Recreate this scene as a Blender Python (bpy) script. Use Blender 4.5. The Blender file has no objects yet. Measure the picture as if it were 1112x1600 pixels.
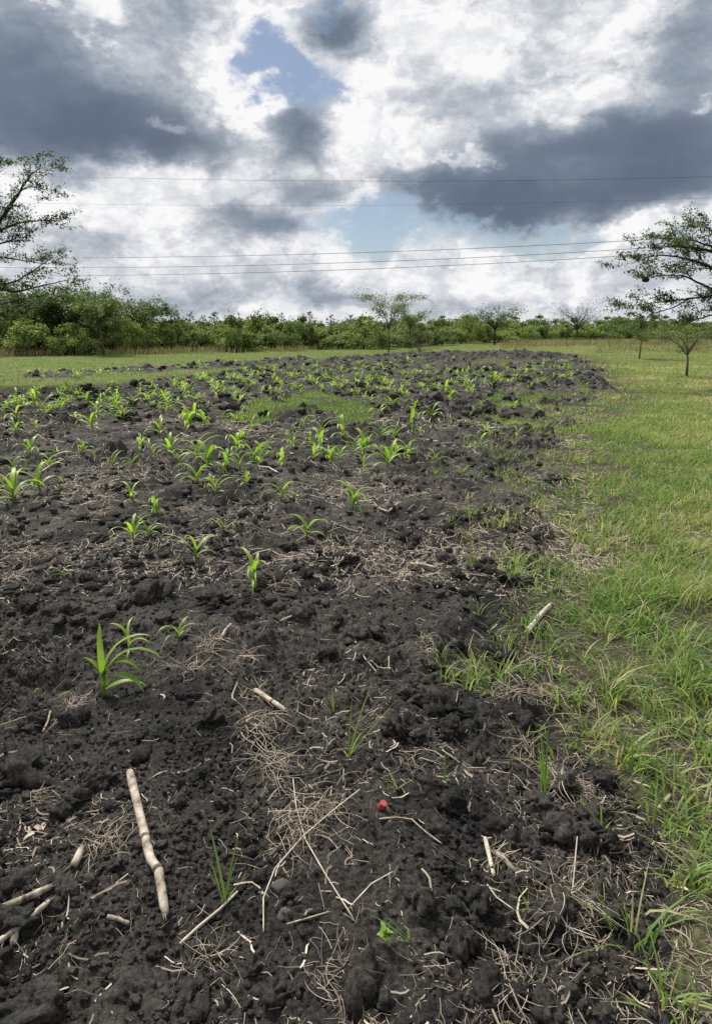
import bpy, bmesh, math, random
import numpy as np
from mathutils import Vector, Matrix

# ------------------------------------------------------------------ camera
R = math.radians
scene = bpy.context.scene
C = scene.collection
F_PX, CX, CY = 985.0, 556.0, 741.0          # focal length and optical centre in photograph pixels
PITCH = R(13.3)                             # camera looks down by this much
CAM_H = 1.55
cam_d = bpy.data.cameras.new('camera')
cam = bpy.data.objects.new('camera', cam_d)
C.objects.link(cam)
cam.location = (0, 0, CAM_H)
cam.rotation_euler = (R(90) - PITCH, 0, 0)
cam_d.sensor_fit = 'VERTICAL'
cam_d.sensor_height = 24.0
cam_d.lens = F_PX / 1600.0 * 24.0
cam_d.shift_y = -(800.0 - CY) / 1600.0
cam_d.clip_start = 0.05
cam_d.clip_end = 6000.0
scene.camera = cam

def ray(px, py):
    """direction in the world of a line of sight of the photograph"""
    x, z = (px - CX) / F_PX, (CY - py) / F_PX
    c, s = math.cos(PITCH), math.sin(PITCH)
    return Vector((x, c + s * z, -s + c * z))
def azel(px, py):
    d = ray(px, py)
    return math.atan2(d.x, d.y), math.atan2(d.z, math.hypot(d.x, d.y))
def gnd(px, py, z=0.0):
    """where on the ground a thing of the photograph stands"""
    d = ray(px, py)
    t = (z - CAM_H) / d.z
    return Vector((d.x * t, d.y * t, z))
def at(px, py, Y):
    """a point of the photograph at Y metres ahead of the camera"""
    d = ray(px, py)
    t = Y / d.y
    return Vector((d.x * t, Y, CAM_H + d.z * t))

# ------------------------------------------------------------------ sky: Nishita blue behind procedural clouds
SUN_EL, SUN_AZ = R(52), R(-38)              # sun ahead and to the left, behind the clouds
world = bpy.data.worlds.new('World')
scene.world = world
world.use_nodes = True
nt = world.node_tree
nt.nodes.clear()
L = nt.links
def N(kind, **kw):
    n = nt.nodes.new(kind)
    for k, v in kw.items():
        setattr(n, k, v)
    return n
def sock(n_in, v):
    if isinstance(v, bpy.types.NodeSocket):
        L.new(v, n_in)
    else:
        n_in.default_value = v
def M(op, a, b=0.0, c=0.0, clamp=False):
    n = N('ShaderNodeMath', operation=op, use_clamp=clamp)
    sock(n.inputs[0], a); sock(n.inputs[1], b); sock(n.inputs[2], c)
    return n.outputs[0]
def VM(op, a, b=(0, 0, 0), out=0):
    n = N('ShaderNodeVectorMath', operation=op)
    sock(n.inputs[0], a); sock(n.inputs[1], b)
    return n.outputs[out]
def noise(vec, scale, detail=6.0, rough=0.55, lac=2.0, color=False):
    n = N('ShaderNodeTexNoise')
    sock(n.inputs['Vector'], vec)
    n.inputs['Scale'].default_value = scale
    n.inputs['Detail'].default_value = detail
    n.inputs['Roughness'].default_value = rough
    n.inputs['Lacunarity'].default_value = lac
    return n.outputs['Color'] if color else n.outputs['Fac']
tc = N('ShaderNodeTexCoord')
D = VM('NORMALIZE', tc.outputs['Generated'])
sep = N('ShaderNodeSeparateXYZ'); L.new(D, sep.inputs[0])
az = M('ARCTAN2', sep.outputs[0], sep.outputs[1])
el = M('ARCSINE', sep.outputs[2])
comb = N('ShaderNodeCombineXYZ'); L.new(az, comb.inputs[0]); L.new(el, comb.inputs[1])
P0 = comb.outputs[0]
# stretched direction: clouds get flatter towards the horizon
flat = VM('MULTIPLY', D, (1.0, 1.0, 1.6))
w1 = VM('SUBTRACT', noise(flat, 5.0, 5.0, 0.58, color=True), (0.5, 0.5, 0.5))
w2 = VM('SUBTRACT', noise(flat, 19.0, 6.0, 0.62, color=True), (0.5, 0.5, 0.5))
P = VM('ADD', P0, VM('MULTIPLY', w1, (0.17, 0.14, 0)))
P_soft = VM('ADD', P0, VM('ADD', VM('MULTIPLY', w1, (0.15, 0.13, 0)), VM('MULTIPLY', w2, (0.035, 0.03, 0))))
P = VM('ADD', P, VM('MULTIPLY', w2, (0.115, 0.10, 0)))
def blob_sum(P, blobs, r0=.2, r1=1.3):
    total = None
    for (px, py, rx, ry, a) in blobs:
        if py is None:
            c = (px[0], px[1], 0); s = (1 / rx, 1 / ry, 0)
        else:
            ca = azel(px, py)
            sx = abs(azel(px + rx, py)[0] - azel(px - rx, py)[0]) / 2
            sy = abs(azel(px, py + ry)[1] - azel(px, py - ry)[1]) / 2
            c = (ca[0], ca[1], 0); s = (1 / sx, 1 / sy, 0)
        l = VM('LENGTH', VM('MULTIPLY', VM('SUBTRACT', P, c), s), out=1)
        mr = N('ShaderNodeMapRange', interpolation_type='SMOOTHERSTEP')
        L.new(l, mr.inputs[0])
        mr.inputs[1].default_value = r0; mr.inputs[2].default_value = r1
        mr.inputs[3].default_value = a; mr.inputs[4].default_value = 0.0
        total = mr.outputs[0] if total is None else M('ADD', total, mr.outputs[0])
    return total
# darkness (-) and brightness (+) of the cloud masses: centre, half width, half height, amount
TONE = [
    (70, 150, 270, 135, -.46), (190, 205, 210, 75, -.34), (300, 250, 110, 40, -.26), (20, 50, 130, 80, -.16), (120, 235, 170, 32, -.14),
    (880, 275, 350, 80, -.46), (1070, 190, 170, 160, -.34), (700, 300, 170, 46, -.32), (930, 312, 280, 38, -.26), (850, 220, 190, 46, -.20),
    (465, 215, 66, 66, -.48), (550, 54, 68, 64, -.58), (410, 362, 105, 38, -.40), (1080, 40, 80, 90, -.18),
    (520, 460, 75, 36, -.28), (310, 462, 140, 32, -.26), (260, 20, 110, 70, -.26), (485, 308, 55, 28, -.36),
    (150, 370, 120, 40, -.20), (800, 160, 150, 60, -.14), (640, 170, 60, 40, -.12), (700, 478, 260, 16, -.10), (980, 430, 100, 40, -.1),
]
LIGHT = [
    (335, 110, 60, 95, .22), (135, 15, 62, 50, .40), (385, 190, 60, 50, .28), (250, 325, 180, 50, .18),
    (590, 210, 85, 130, .24), (690, 50, 150, 80, .24), (900, 145, 130, 50, .26), (40, 315, 120, 50, .22),
    (715, 243, 60, 18, .22), (1000, 362, 140, 22, .2), (400, 15, 60, 30, .2), (560, 295, 50, 40, .15),
    (752, 378, 30, 30, .22), (640, 425, 220, 36, .10), (850, 440, 220, 36, .08), (1102, 165, 30, 30, .34), (242, 213, 24, 18, .20),
    (290, 395, 170, 36, .10), (1010, 45, 80, 50, .24), (45, 18, 26, 18, .2), (520, 380, 60, 24, .15),
]
rnd = random.Random(5)
for k in range(11):                         # the same kind of sky goes on all round
    a = R(55 + 250 * (k + rnd.random() * .7) / 11); e = R(rnd.uniform(8, 62))
    TONE.append(((a if a < math.pi else a - 2 * math.pi, e), None, R(rnd.uniform(12, 22)), R(rnd.uniform(4, 9)), rnd.choice((-.55, -.4, .2))))
HOLES = [(422, 95, 76, 84, 1.0), (500, 140, 70, 60, .40), (360, 130, 45, 45, .5), (520, 15, 70, 30, .5), (640, 352, 210, 42, .66), (480, 160, 90, 50, .35),
         (560, 375, 100, 50, .35), (840, 365, 110, 34, .45), (870, 370, 90, 30, .35), (650, 0, 50, 25, .35), (370, 500, 300, 20, .2)]
for k in range(6):
    a = R(60 + 240 * (k + rnd.random() * .7) / 6); e = R(rnd.uniform(8, 60))
    HOLES.append(((a if a < math.pi else a - 2 * math.pi, e), None, R(rnd.uniform(5, 10)), R(rnd.uniform(3, 6)), .7))
tone = M('ADD', blob_sum(P_soft, TONE, .0, 1.45), blob_sum(P, LIGHT, .3, 1.2))
n_big = M('SUBTRACT', noise(flat, 4.2, 5.0, 0.5), 0.5)
n_mid = M('SUBTRACT', noise(VM('ADD', flat, VM('MULTIPLY', w1, (.35, .35, .35))), 13.0, 8.0, 0.6), 0.5)
n_fine = M('SUBTRACT', noise(VM('ADD', flat, VM('MULTIPLY', w2, (.12, .12, .12))), 42.0, 6.0, 0.6), 0.5)
V = M('ADD', 0.73, tone)
calm = N('ShaderNodeMapRange')                # thick dark bases are smoother than the sunlit heads
L.new(V, calm.inputs[0])
calm.inputs[1].default_value = .15; calm.inputs[2].default_value = .65; calm.inputs[3].default_value = .3; calm.inputs[4].default_value = 1.0
puff = M('SUBTRACT', M('ABSOLUTE', M('SUBTRACT', noise(VM('ADD', flat, VM('MULTIPLY', w2, (.05, .05, .05))), 15.0, 4.0, 0.5), 0.5)), 0.09)
det = M('MULTIPLY', n_big, 0.22)
det = M('MULTIPLY_ADD', n_mid, 0.40, det)
det = M('MULTIPLY_ADD', n_fine, 0.12, det)
det = M('MULTIPLY_ADD', puff, 1.0, det)
V = M('MULTIPLY_ADD', det, calm.outputs[0], V)
V = M('MINIMUM', M('MAXIMUM', V, 0.0), 1.0)
holes = M('ADD', blob_sum(P, HOLES), M('MULTIPLY', n_mid, 0.9))
holes = M('MULTIPLY_ADD', n_fine, 0.35, holes)
rim = N('ShaderNodeMapRange', interpolation_type='SMOOTHSTEP')          # thin cloud edges glow white
L.new(holes, rim.inputs[0])
rim.inputs[1].default_value = -.12; rim.inputs[2].default_value = .22; rim.inputs[3].default_value = 0.0; rim.inputs[4].default_value = .20
V = M('MINIMUM', M('ADD', V, M('MULTIPLY', rim.outputs[0], M('MULTIPLY_ADD', tone, 2.2, 1.0, clamp=True))), 1.0)
ramp = N('ShaderNodeValToRGB')
L.new(V, ramp.inputs[0])
els = ramp.color_ramp.elements
els[0].position = 0.0; els[0].color = (.118, .152, .208, 1)
els[1].position = 1.0; els[1].color = (.90, .895, .90, 1)
for p_, c_ in ((.2, (.16, .20, .262, 1)), (.42, (.30, .345, .41, 1)), (.62, (.49, .52, .57, 1)), (.80, (.68, .70, .735, 1))):
    e_ = els.new(p_); e_.color = c_
hm = N('ShaderNodeMapRange', interpolation_type='SMOOTHSTEP')
L.new(holes, hm.inputs[0])
hm.inputs[1].default_value = 0.16; hm.inputs[2].default_value = 0.92; hm.inputs[4].default_value = .92
sky = N('ShaderNodeTexSky', sky_type='NISHITA')
sky.sun_disc = False
sky.sun_elevation = SUN_EL
sky.sun_rotation = SUN_AZ
sky.air_density = 1.0; sky.dust_density = 0.8; sky.ozone_density = 1.5
SKY_STRENGTH = 0.057
CLOUD = 0.705
scaled = VM('MULTIPLY', ramp.outputs[0], (CLOUD / SKY_STRENGTH,) * 3)      # the clouds' own brightness
mix = N('ShaderNodeMix', data_type='RGBA')
L.new(hm.outputs[0], mix.inputs[0]); L.new(scaled, mix.inputs[6]); L.new(sky.outputs[0], mix.inputs[7])
bg = N('ShaderNodeBackground')
bg.inputs[1].default_value = SKY_STRENGTH
L.new(mix.outputs[2], bg.inputs[0])
out = N('ShaderNodeOutputWorld')
L.new(bg.outputs[0], out.inputs[0])
world.cycles.sampling_method = 'MANUAL'
world.cycles.sample_map_resolution = 512

# ------------------------------------------------------------------ sun behind cloud, exposure
sun_d = bpy.data.lights.new('sun', 'SUN')
sun_d.energy = 4.4
sun_d.angle = R(22)
sun_d.color = (1.0, .965, .90)
sun = bpy.data.objects.new('sun', sun_d)
C.objects.link(sun)
sv = Vector((math.sin(SUN_AZ) * math.cos(SUN_EL), math.cos(SUN_AZ) * math.cos(SUN_EL), math.sin(SUN_EL)))
sun.rotation_euler = sv.to_track_quat('Z', 'Y').to_euler()
sun.location = (0, 0, 40)
scene.view_settings.view_transform = 'Standard'
scene.view_settings.look = 'None'
scene.view_settings.exposure = 0.60
scene.view_settings.gamma = 1.0
scene.view_settings.use_curve_mapping = False
scene.cycles.use_denoising = False
scene.cycles.max_bounces = 6
scene.cycles.transparent_max_bounces = 8

# ------------------------------------------------------------------ helpers
def tag(o, label=None, cat=None, group=None, kind=None):
    if label: o['label'] = label
    if cat: o['category'] = cat
    if group: o['group'] = group
    if kind: o['kind'] = kind
    return o
def mesh_np(name, V, faces, smooth=True, attrs=None):
    """V (n,3); faces: list of (m,k) index arrays; attrs: {name: per-vertex floats}"""
    me = bpy.data.meshes.new(name)
    V = np.asarray(V, dtype=np.float32)
    faces = [np.asarray(f, dtype=np.int32) for f in faces if len(f)]
    me.vertices.add(len(V))
    me.vertices.foreach_set('co', V.ravel())
    loops = np.concatenate([f.ravel() for f in faces])
    starts, o = [], 0
    for f in faces:
        starts.append(o + np.arange(len(f), dtype=np.int32) * f.shape[1]); o += f.size
    starts = np.concatenate(starts).astype(np.int32)
    me.loops.add(len(loops))
    me.loops.foreach_set('vertex_index', loops)
    me.polygons.add(len(starts))
    me.polygons.foreach_set('loop_start', starts)
    me.polygons.foreach_set('use_smooth', np.full(len(starts), smooth, dtype=bool))
    for k, v in (attrs or {}).items():
        a = me.attributes.new(k, 'FLOAT', 'POINT')
        a.data.foreach_set('value', np.asarray(v, dtype=np.float32))
    me.update(calc_edges=True)
    me.validate()
    return me
def link(name, me, mat, parent=None, loc=None, rot=None, scale=None):
    o = bpy.data.objects.new(name, me)
    C.objects.link(o)
    if mat is not None and me is not None and not me.materials:
        me.materials.append(mat)
    if parent: o.parent = parent
    if loc is not None: o.location = loc
    if rot is not None: o.rotation_euler = rot
    if scale is not None: o.scale = (scale,) * 3 if isinstance(scale, (int, float)) else scale
    return o
def copy_tree(o, parent=None):
    c = o.copy(); C.objects.link(c); c.parent = parent
    for ch in list(o.children):
        copy_tree(ch, c)
    return c
class MB:
    """collects pieces of one mesh"""
    def __init__(s): s.v, s.q, s.t, s.a, s.n = [], [], [], [], 0
    def add(s, V, quads=(), tris=(), tint=0.5):
        V = np.asarray(V, dtype=float)
        s.v.append(V)
        if len(quads): s.q.append(np.asarray(quads, dtype=np.int64) + s.n)
        if len(tris): s.t.append(np.asarray(tris, dtype=np.int64) + s.n)
        s.a.append(np.full(len(V), tint) if np.isscalar(tint) else np.asarray(tint))
        s.n += len(V)
    def tube(s, pts, radii, sides=6, tint=0.5, cap=True, squash=1.0):
        P_ = np.asarray(pts, dtype=float); n = len(P_)
        r_ = np.broadcast_to(np.asarray(radii, dtype=float), (n,))
        T = np.gradient(P_, axis=0); T /= np.linalg.norm(T, axis=1)[:, None] + 1e-9
        ref = np.array([0, 0, 1.0]) if abs(T[0][2]) < .9 else np.array([1.0, 0, 0])
        A = np.cross(T, ref); A /= np.linalg.norm(A, axis=1)[:, None] + 1e-9
        B = np.cross(T, A)
        ang = np.arange(sides) * 2 * np.pi / sides
        ring = A[:, None, :] * np.cos(ang)[None, :, None] + B[:, None, :] * (np.sin(ang) * squash)[None, :, None]
        V = (P_[:, None, :] + ring * r_[:, None, None]).reshape(-1, 3)
        i = np.arange(n - 1)[:, None] * sides; j = np.arange(sides)[None, :]; k = (j + 1) % sides
        Q = np.stack([i + j, i + k, i + sides + k, i + sides + j], -1).reshape(-1, 4)
        tr = []
        if cap:
            V = np.vstack([V, P_[:1], P_[-1:]]); c0, c1 = n * sides, n * sides + 1
            jj = np.arange(sides); kk = (jj + 1) % sides
            tr = np.vstack([np.stack([np.full(sides, c0), kk, jj], 1), np.stack([np.full(sides, c1), (n - 1) * sides + jj, (n - 1) * sides + kk], 1)])
        tt = tint if np.isscalar(tint) else np.concatenate([np.repeat(tint, sides), [tint[0], tint[-1]] if cap else []])
        s.add(V, Q, tr, tt)
    def mesh(s, name, smooth=True):
        return mesh_np(name, np.vstack(s.v), ([np.vstack(s.q)] if s.q else []) + ([np.vstack(s.t)] if s.t else []), smooth, {'tint': np.concatenate(s.a)})

# ---- noise on arrays
def hash2(ix, iy, seed):
    h = (ix.astype(np.int64) * 374761393 + iy.astype(np.int64) * 668265263 + seed * 1442695041) & 0xFFFFFFFF
    h = ((h ^ (h >> 13)) * 1274126177) & 0xFFFFFFFF
    h = ((h ^ (h >> 16)) * 2246822519) & 0xFFFFFFFF
    return ((h ^ (h >> 15)) & 0xFFFFFF) / float(0xFFFFFF)
def vnoise(x, y, seed=0):
    ix, iy = np.floor(x), np.floor(y); fx, fy = x - ix, y - iy
    fx = fx * fx * fx * (fx * (fx * 6 - 15) + 10); fy = fy * fy * fy * (fy * (fy * 6 - 15) + 10)
    a, b = hash2(ix, iy, seed), hash2(ix + 1, iy, seed); c, d = hash2(ix, iy + 1, seed), hash2(ix + 1, iy + 1, seed)
    return (a + (b - a) * fx) * (1 - fy) + (c + (d - c) * fx) * fy - .5
def fbm(x, y, octaves=4, seed=0, gain=.5):
    s, a = 0, 1.0
    for o in range(octaves):
        s = s + a * vnoise(x, y, seed + o * 17); a *= gain; x = x * 2.03 + 11.3; y = y * 2.03 - 7.1
    return s
def lumps(x, y, cell, seed, fill=.8):
    """rounded crumbs: one dome of its own size in most cells of a grid"""
    gx, gy = x / cell, y / cell
    ix, iy = np.floor(gx), np.floor(gy)
    h = np.zeros_like(x)
    for dx in (-1, 0, 1):
        for dy in (-1, 0, 1):
            jx, jy = ix + dx, iy + dy
            cx, cy = jx + hash2(jx, jy, seed), jy + hash2(jx, jy, seed + 1)
            r = .28 + .5 * hash2(jx, jy, seed + 2)
            e = .7 + .6 * hash2(jx, jy, seed + 4)
            d2 = ((gx - cx) ** 2 * e + (gy - cy) ** 2 / e) / (r * r)
            k = np.where(hash2(jx, jy, seed + 3) < fill, np.sqrt(np.maximum(0, 1 - d2)) * r, 0)
            h = np.maximum(h, k)
    return h * cell
def sstep(a, b, x):
    t = np.clip((x - a) / (b - a), 0, 1); return t * t * (3 - 2 * t)
def poly_sd(x, y, poly):
    """signed distance to a polygon, positive inside"""
    P_ = np.asarray(poly); d2 = np.full(x.shape, 1e18); ins = np.zeros(x.shape, bool)
    for (ax, ay), (bx, by) in zip(P_, np.roll(P_, -1, 0)):
        ex, ey = bx - ax, by - ay
        t = np.clip(((x - ax) * ex + (y - ay) * ey) / (ex * ex + ey * ey + 1e-12), 0, 1)
        d2 = np.minimum(d2, (x - ax - t * ex) ** 2 + (y - ay - t * ey) ** 2)
        c = ((ay > y) != (by > y)) & (x < ex * (y - ay) / (ey if abs(ey) > 1e-12 else 1e-12) + ax)
        ins ^= c
    return np.where(ins, 1, -1) * np.sqrt(d2)
def gpoly(pts):
    return [tuple(gnd(*p).xy) for p in pts]

# ------------------------------------------------------------------ lie of the land
FIELD = gpoly([(1030, 1680), (990, 1560), (972, 1482), (978, 1400), (958, 1330), (1000, 1285), (990, 1235), (945, 1200), (905, 1150), (895, 1090), (935, 1030),
               (890, 985), (872, 930), (880, 880), (872, 830), (858, 790), (868, 740), (882, 700), (880, 660), (892, 636), (948, 606), (938, 588), (918, 565),
               (888, 554), (820, 552), (700, 551), (610, 556), (520, 563), (430, 573), (330, 586), (220, 599), (100, 606), (0, 613)]) + [(-17, 14.5), (-17, -2), (.9, -2)]
STRIP = gpoly([(60, 592), (140, 588), (300, 578), (430, 568), (470, 564), (440, 562), (300, 570), (150, 579), (60, 584)])
PATCHES = [gpoly(p) for p in ([(360, 640), (400, 628), (470, 620), (545, 624), (560, 638), (520, 650), (440, 652)],
                              [(650, 572), (760, 562), (840, 562), (860, 567), (760, 572), (690, 578)],
                              [(800, 640), (860, 622), (900, 630), (880, 652), (830, 660), (790, 655)])]
def land(x, y):
    """soil share (1 ploughed, 0 grass) and height"""
    wob = fbm(x * 1.3, y * 1.3, 3, 5) * .5 + fbm(x * 6, y * 6, 3, 9) * .22
    far = 1 + np.clip(y - 4, 0, 40) * .05
    sd = poly_sd(x, y, FIELD) + wob * far * .55
    s = sstep(-.06, .14, sd / far)
    sd2 = poly_sd(x, y, STRIP) + fbm(x * .8, y * .8, 3, 3) * 2.2
    s = np.maximum(s, sstep(-.2, .3, sd2) * .9)
    for k, p in enumerate(PATCHES):
        s = s * (1 - sstep(-.35, .35, poly_sd(x, y, p) + fbm(x * 1.1, y * 1.1, 4, 40 + k, .7) * 2.2))
    roll = fbm(x * .25, y * .25, 2, 2) * .10 * sstep(2, 10, y)
    g = roll + fbm(x * 3, y * 3, 3, 21) * .035
    rough = .40 + 1.35 * np.clip(fbm(x * 1.1, y * 1.1, 3, 31) * 1.3 + .42, 0, 1) + .8 * sstep(24, 34, y)
    wx = x + fbm(x * 9, y * 9, 3, 111) * .07; wy = y + fbm(x * 9, y * 9, 3, 131) * .07
    soil = roll + .025 * sstep(0, 6, y) + (fbm(x * 1.7, y * 1.7, 3, 51) * .10 + fbm(x * 6, y * 6, 4, 57, .6) * .045
           + lumps(wx, wy, .22, 61, .12) * .30 + lumps(wx, wy, .09, 71, .25) * .38 + lumps(wx + 3, wy, .045, 81, .5) * .5
           + lumps(wx, wy + 5, .024, 91, .65) * .7) * rough * (.72 + .5 * sstep(3, 9, y))
    nr_ = y < 8
    soil[nr_] += lumps(wx[nr_], wy[nr_] + 9, .013, 101, .75) * .8 + fbm(x[nr_] * 45, y[nr_] * 45, 3, 141, .7) * .011
    return s, g * (1 - s) + soil * s
def grid_at(A, x, y):
    """value of a grid of the ground mesh at x, y (bilinear)"""
    y = np.clip(y, ys[0] + 1e-6, ys[-1] - 1e-6)
    r = np.clip(np.searchsorted(ys, y) - 1, 0, len(ys) - 2); fy = (y - ys[r]) / (ys[r + 1] - ys[r])
    def row(k):
        f = np.clip((x / ((ys[k] + 1.7) * .68) + 1) * .5 * (NU - 1), 0, NU - 1.001); c = f.astype(int); f = f - c
        return A[k, c] * (1 - f) + A[k, c + 1] * f
    return row(r) * (1 - fy) + row(r + 1) * fy
def height(x, y):
    return grid_at(Z, np.atleast_1d(np.asarray(x, float)), np.atleast_1d(np.asarray(y, float)))
def soil_share(x, y):
    return grid_at(S, np.atleast_1d(np.asarray(x, float)), np.atleast_1d(np.asarray(y, float)))
def ground(px, py, dz=0.0):
    p = gnd(px, py)
    for _ in range(3):
        p = gnd(px, py, float(height(p.x, p.y)[0]))
    return Vector((p.x, p.y, p.z + dz))

# ------------------------------------------------------------------ materials
def material(name, rough=.9, spec=.2):
    m = bpy.data.materials.new(name); m.use_nodes = True
    b = m.node_tree.nodes['Principled BSDF']
    b.inputs['Roughness'].default_value = rough
    b.inputs['Specular IOR Level'].default_value = spec
    return m, m.node_tree, b
def tint_mat(name, stops, rough=.7, spec=.25, trans=0.0, noise_scale=0, noise_amt=.0, bump=0.0, trans_gain=1.3):
    """colour picked along a ramp by each piece's own tint, a little noise on top, leaves let light through"""
    m, t, b = material(name, rough, spec)
    n, l = t.nodes, t.links
    a = n.new('ShaderNodeAttribute'); a.attribute_name = 'tint'
    fac = a.outputs['Fac']
    if noise_scale:
        tcn = n.new('ShaderNodeTexCoord')
        nz = n.new('ShaderNodeTexNoise'); nz.inputs['Scale'].default_value = noise_scale; nz.inputs['Detail'].default_value = 4
        l.new(tcn.outputs['Object'], nz.inputs['Vector'])
        mm = n.new('ShaderNodeMath'); mm.operation = 'MULTIPLY_ADD'; mm.inputs[1].default_value = noise_amt
        sb = n.new('ShaderNodeMath'); sb.operation = 'SUBTRACT'; sb.inputs[1].default_value = .5
        l.new(nz.outputs['Fac'], sb.inputs[0]); l.new(sb.outputs[0], mm.inputs[0]); l.new(fac, mm.inputs[2])
        fac = mm.outputs[0]
        if bump:
            bp = n.new('ShaderNodeBump'); bp.inputs['Strength'].default_value = .6; bp.inputs['Distance'].default_value = bump
            l.new(nz.outputs['Fac'], bp.inputs['Height']); l.new(bp.outputs[0], b.inputs['Normal'])
    cr = n.new('ShaderNodeValToRGB'); l.new(fac, cr.inputs[0])
    e = cr.color_ramp.elements
    e[0].position, e[0].color = stops[0][0], (*stops[0][1], 1)
    e[1].position, e[1].color = stops[-1][0], (*stops[-1][1], 1)
    for p_, c_ in stops[1:-1]:
        x = e.new(p_); x.color = (*c_, 1)
    l.new(cr.outputs[0], b.inputs['Base Color'])
    if trans:
        tr = n.new('ShaderNodeBsdfTranslucent')
        g = n.new('ShaderNodeVectorMath'); g.operation = 'MULTIPLY'; g.inputs[1].default_value = (trans_gain * 1.1, trans_gain * 1.15, trans_gain * .6)
        l.new(cr.outputs[0], g.inputs[0]); l.new(g.outputs[0], tr.inputs['Color'])
        mx = n.new('ShaderNodeMixShader'); mx.inputs[0].default_value = trans
        l.new(b.outputs[0], mx.inputs[1]); l.new(tr.outputs[0], mx.inputs[2])
        l.new(mx.outputs[0], n['Material Output'].inputs['Surface'])
    return m
def soil_material(name, fine=1.0):
    m, t, b = material(name, .95, .12)
    n, l = t.nodes, t.links
    tcn = n.new('ShaderNodeNewGeometry')
    nz = n.new('ShaderNodeTexNoise'); nz.inputs['Scale'].default_value = 2.2; nz.inputs['Detail'].default_value = 8; nz.inputs['Roughness'].default_value = .65
    l.new(tcn.outputs['Position'], nz.inputs['Vector'])
    cr = n.new('ShaderNodeValToRGB'); l.new(nz.outputs['Fac'], cr.inputs[0])
    e = cr.color_ramp.elements
    e[0].position, e[0].color = .36, (.021, .0216, .0212, 1)
    e[1].position, e[1].color = .64, (.084, .077, .070, 1)
    # crumbs dry at different rates: light and dark grains
    n4 = n.new('ShaderNodeTexNoise'); n4.inputs['Scale'].default_value = 75; n4.inputs['Detail'].default_value = 5; n4.inputs['Roughness'].default_value = .7
    l.new(tcn.outputs['Position'], n4.inputs['Vector'])
    c4 = n.new('ShaderNodeValToRGB'); l.new(n4.outputs['Fac'], c4.inputs[0])
    c4.color_ramp.elements[0].position = .36; c4.color_ramp.elements[0].color = (.42, .42, .42, 1)
    c4.color_ramp.elements[1].position = .66; c4.color_ramp.elements[1].color = (1.75, 1.72, 1.66, 1)
    g4 = n.new('ShaderNodeMix'); g4.data_type = 'RGBA'; g4.blend_type = 'MULTIPLY'; g4.inputs[0].default_value = 1.0
    l.new(cr.outputs[0], g4.inputs[6]); l.new(c4.outputs[0], g4.inputs[7])
    # pale dust and tiny straw chaff
    n2 = n.new('ShaderNodeTexNoise'); n2.inputs['Scale'].default_value = 160; n2.inputs['Detail'].default_value = 3
    l.new(tcn.outputs['Position'], n2.inputs['Vector'])
    c2 = n.new('ShaderNodeValToRGB'); l.new(n2.outputs['Fac'], c2.inputs[0])
    c2.color_ramp.elements[0].position = .66; c2.color_ramp.elements[0].color = (0, 0, 0, 1)
    c2.color_ramp.elements[1].position = .76; c2.color_ramp.elements[1].color = (.55, .55, .55, 1)
    mx = n.new('ShaderNodeMix'); mx.data_type = 'RGBA'
    l.new(c2.outputs[0], mx.inputs[0]); l.new(g4.outputs[2], mx.inputs[6]); mx.inputs[7].default_value = (.16, .14, .115, 1)
    l.new(mx.outputs[2], b.inputs['Base Color'])
    n3 = n.new('ShaderNodeTexNoise'); n3.inputs['Scale'].default_value = 55 * fine; n3.inputs['Detail'].default_value = 8; n3.inputs['Roughness'].default_value = .78
    l.new(tcn.outputs['Position'], n3.inputs['Vector'])
    mm = n3
    bp = n.new('ShaderNodeBump'); bp.inputs['Strength'].default_value = 1.0; bp.inputs['Distance'].default_value = .022
    l.new(mm.outputs['Fac'], bp.inputs['Height']); l.new(bp.outputs[0], b.inputs['Normal'])
    return m
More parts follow.
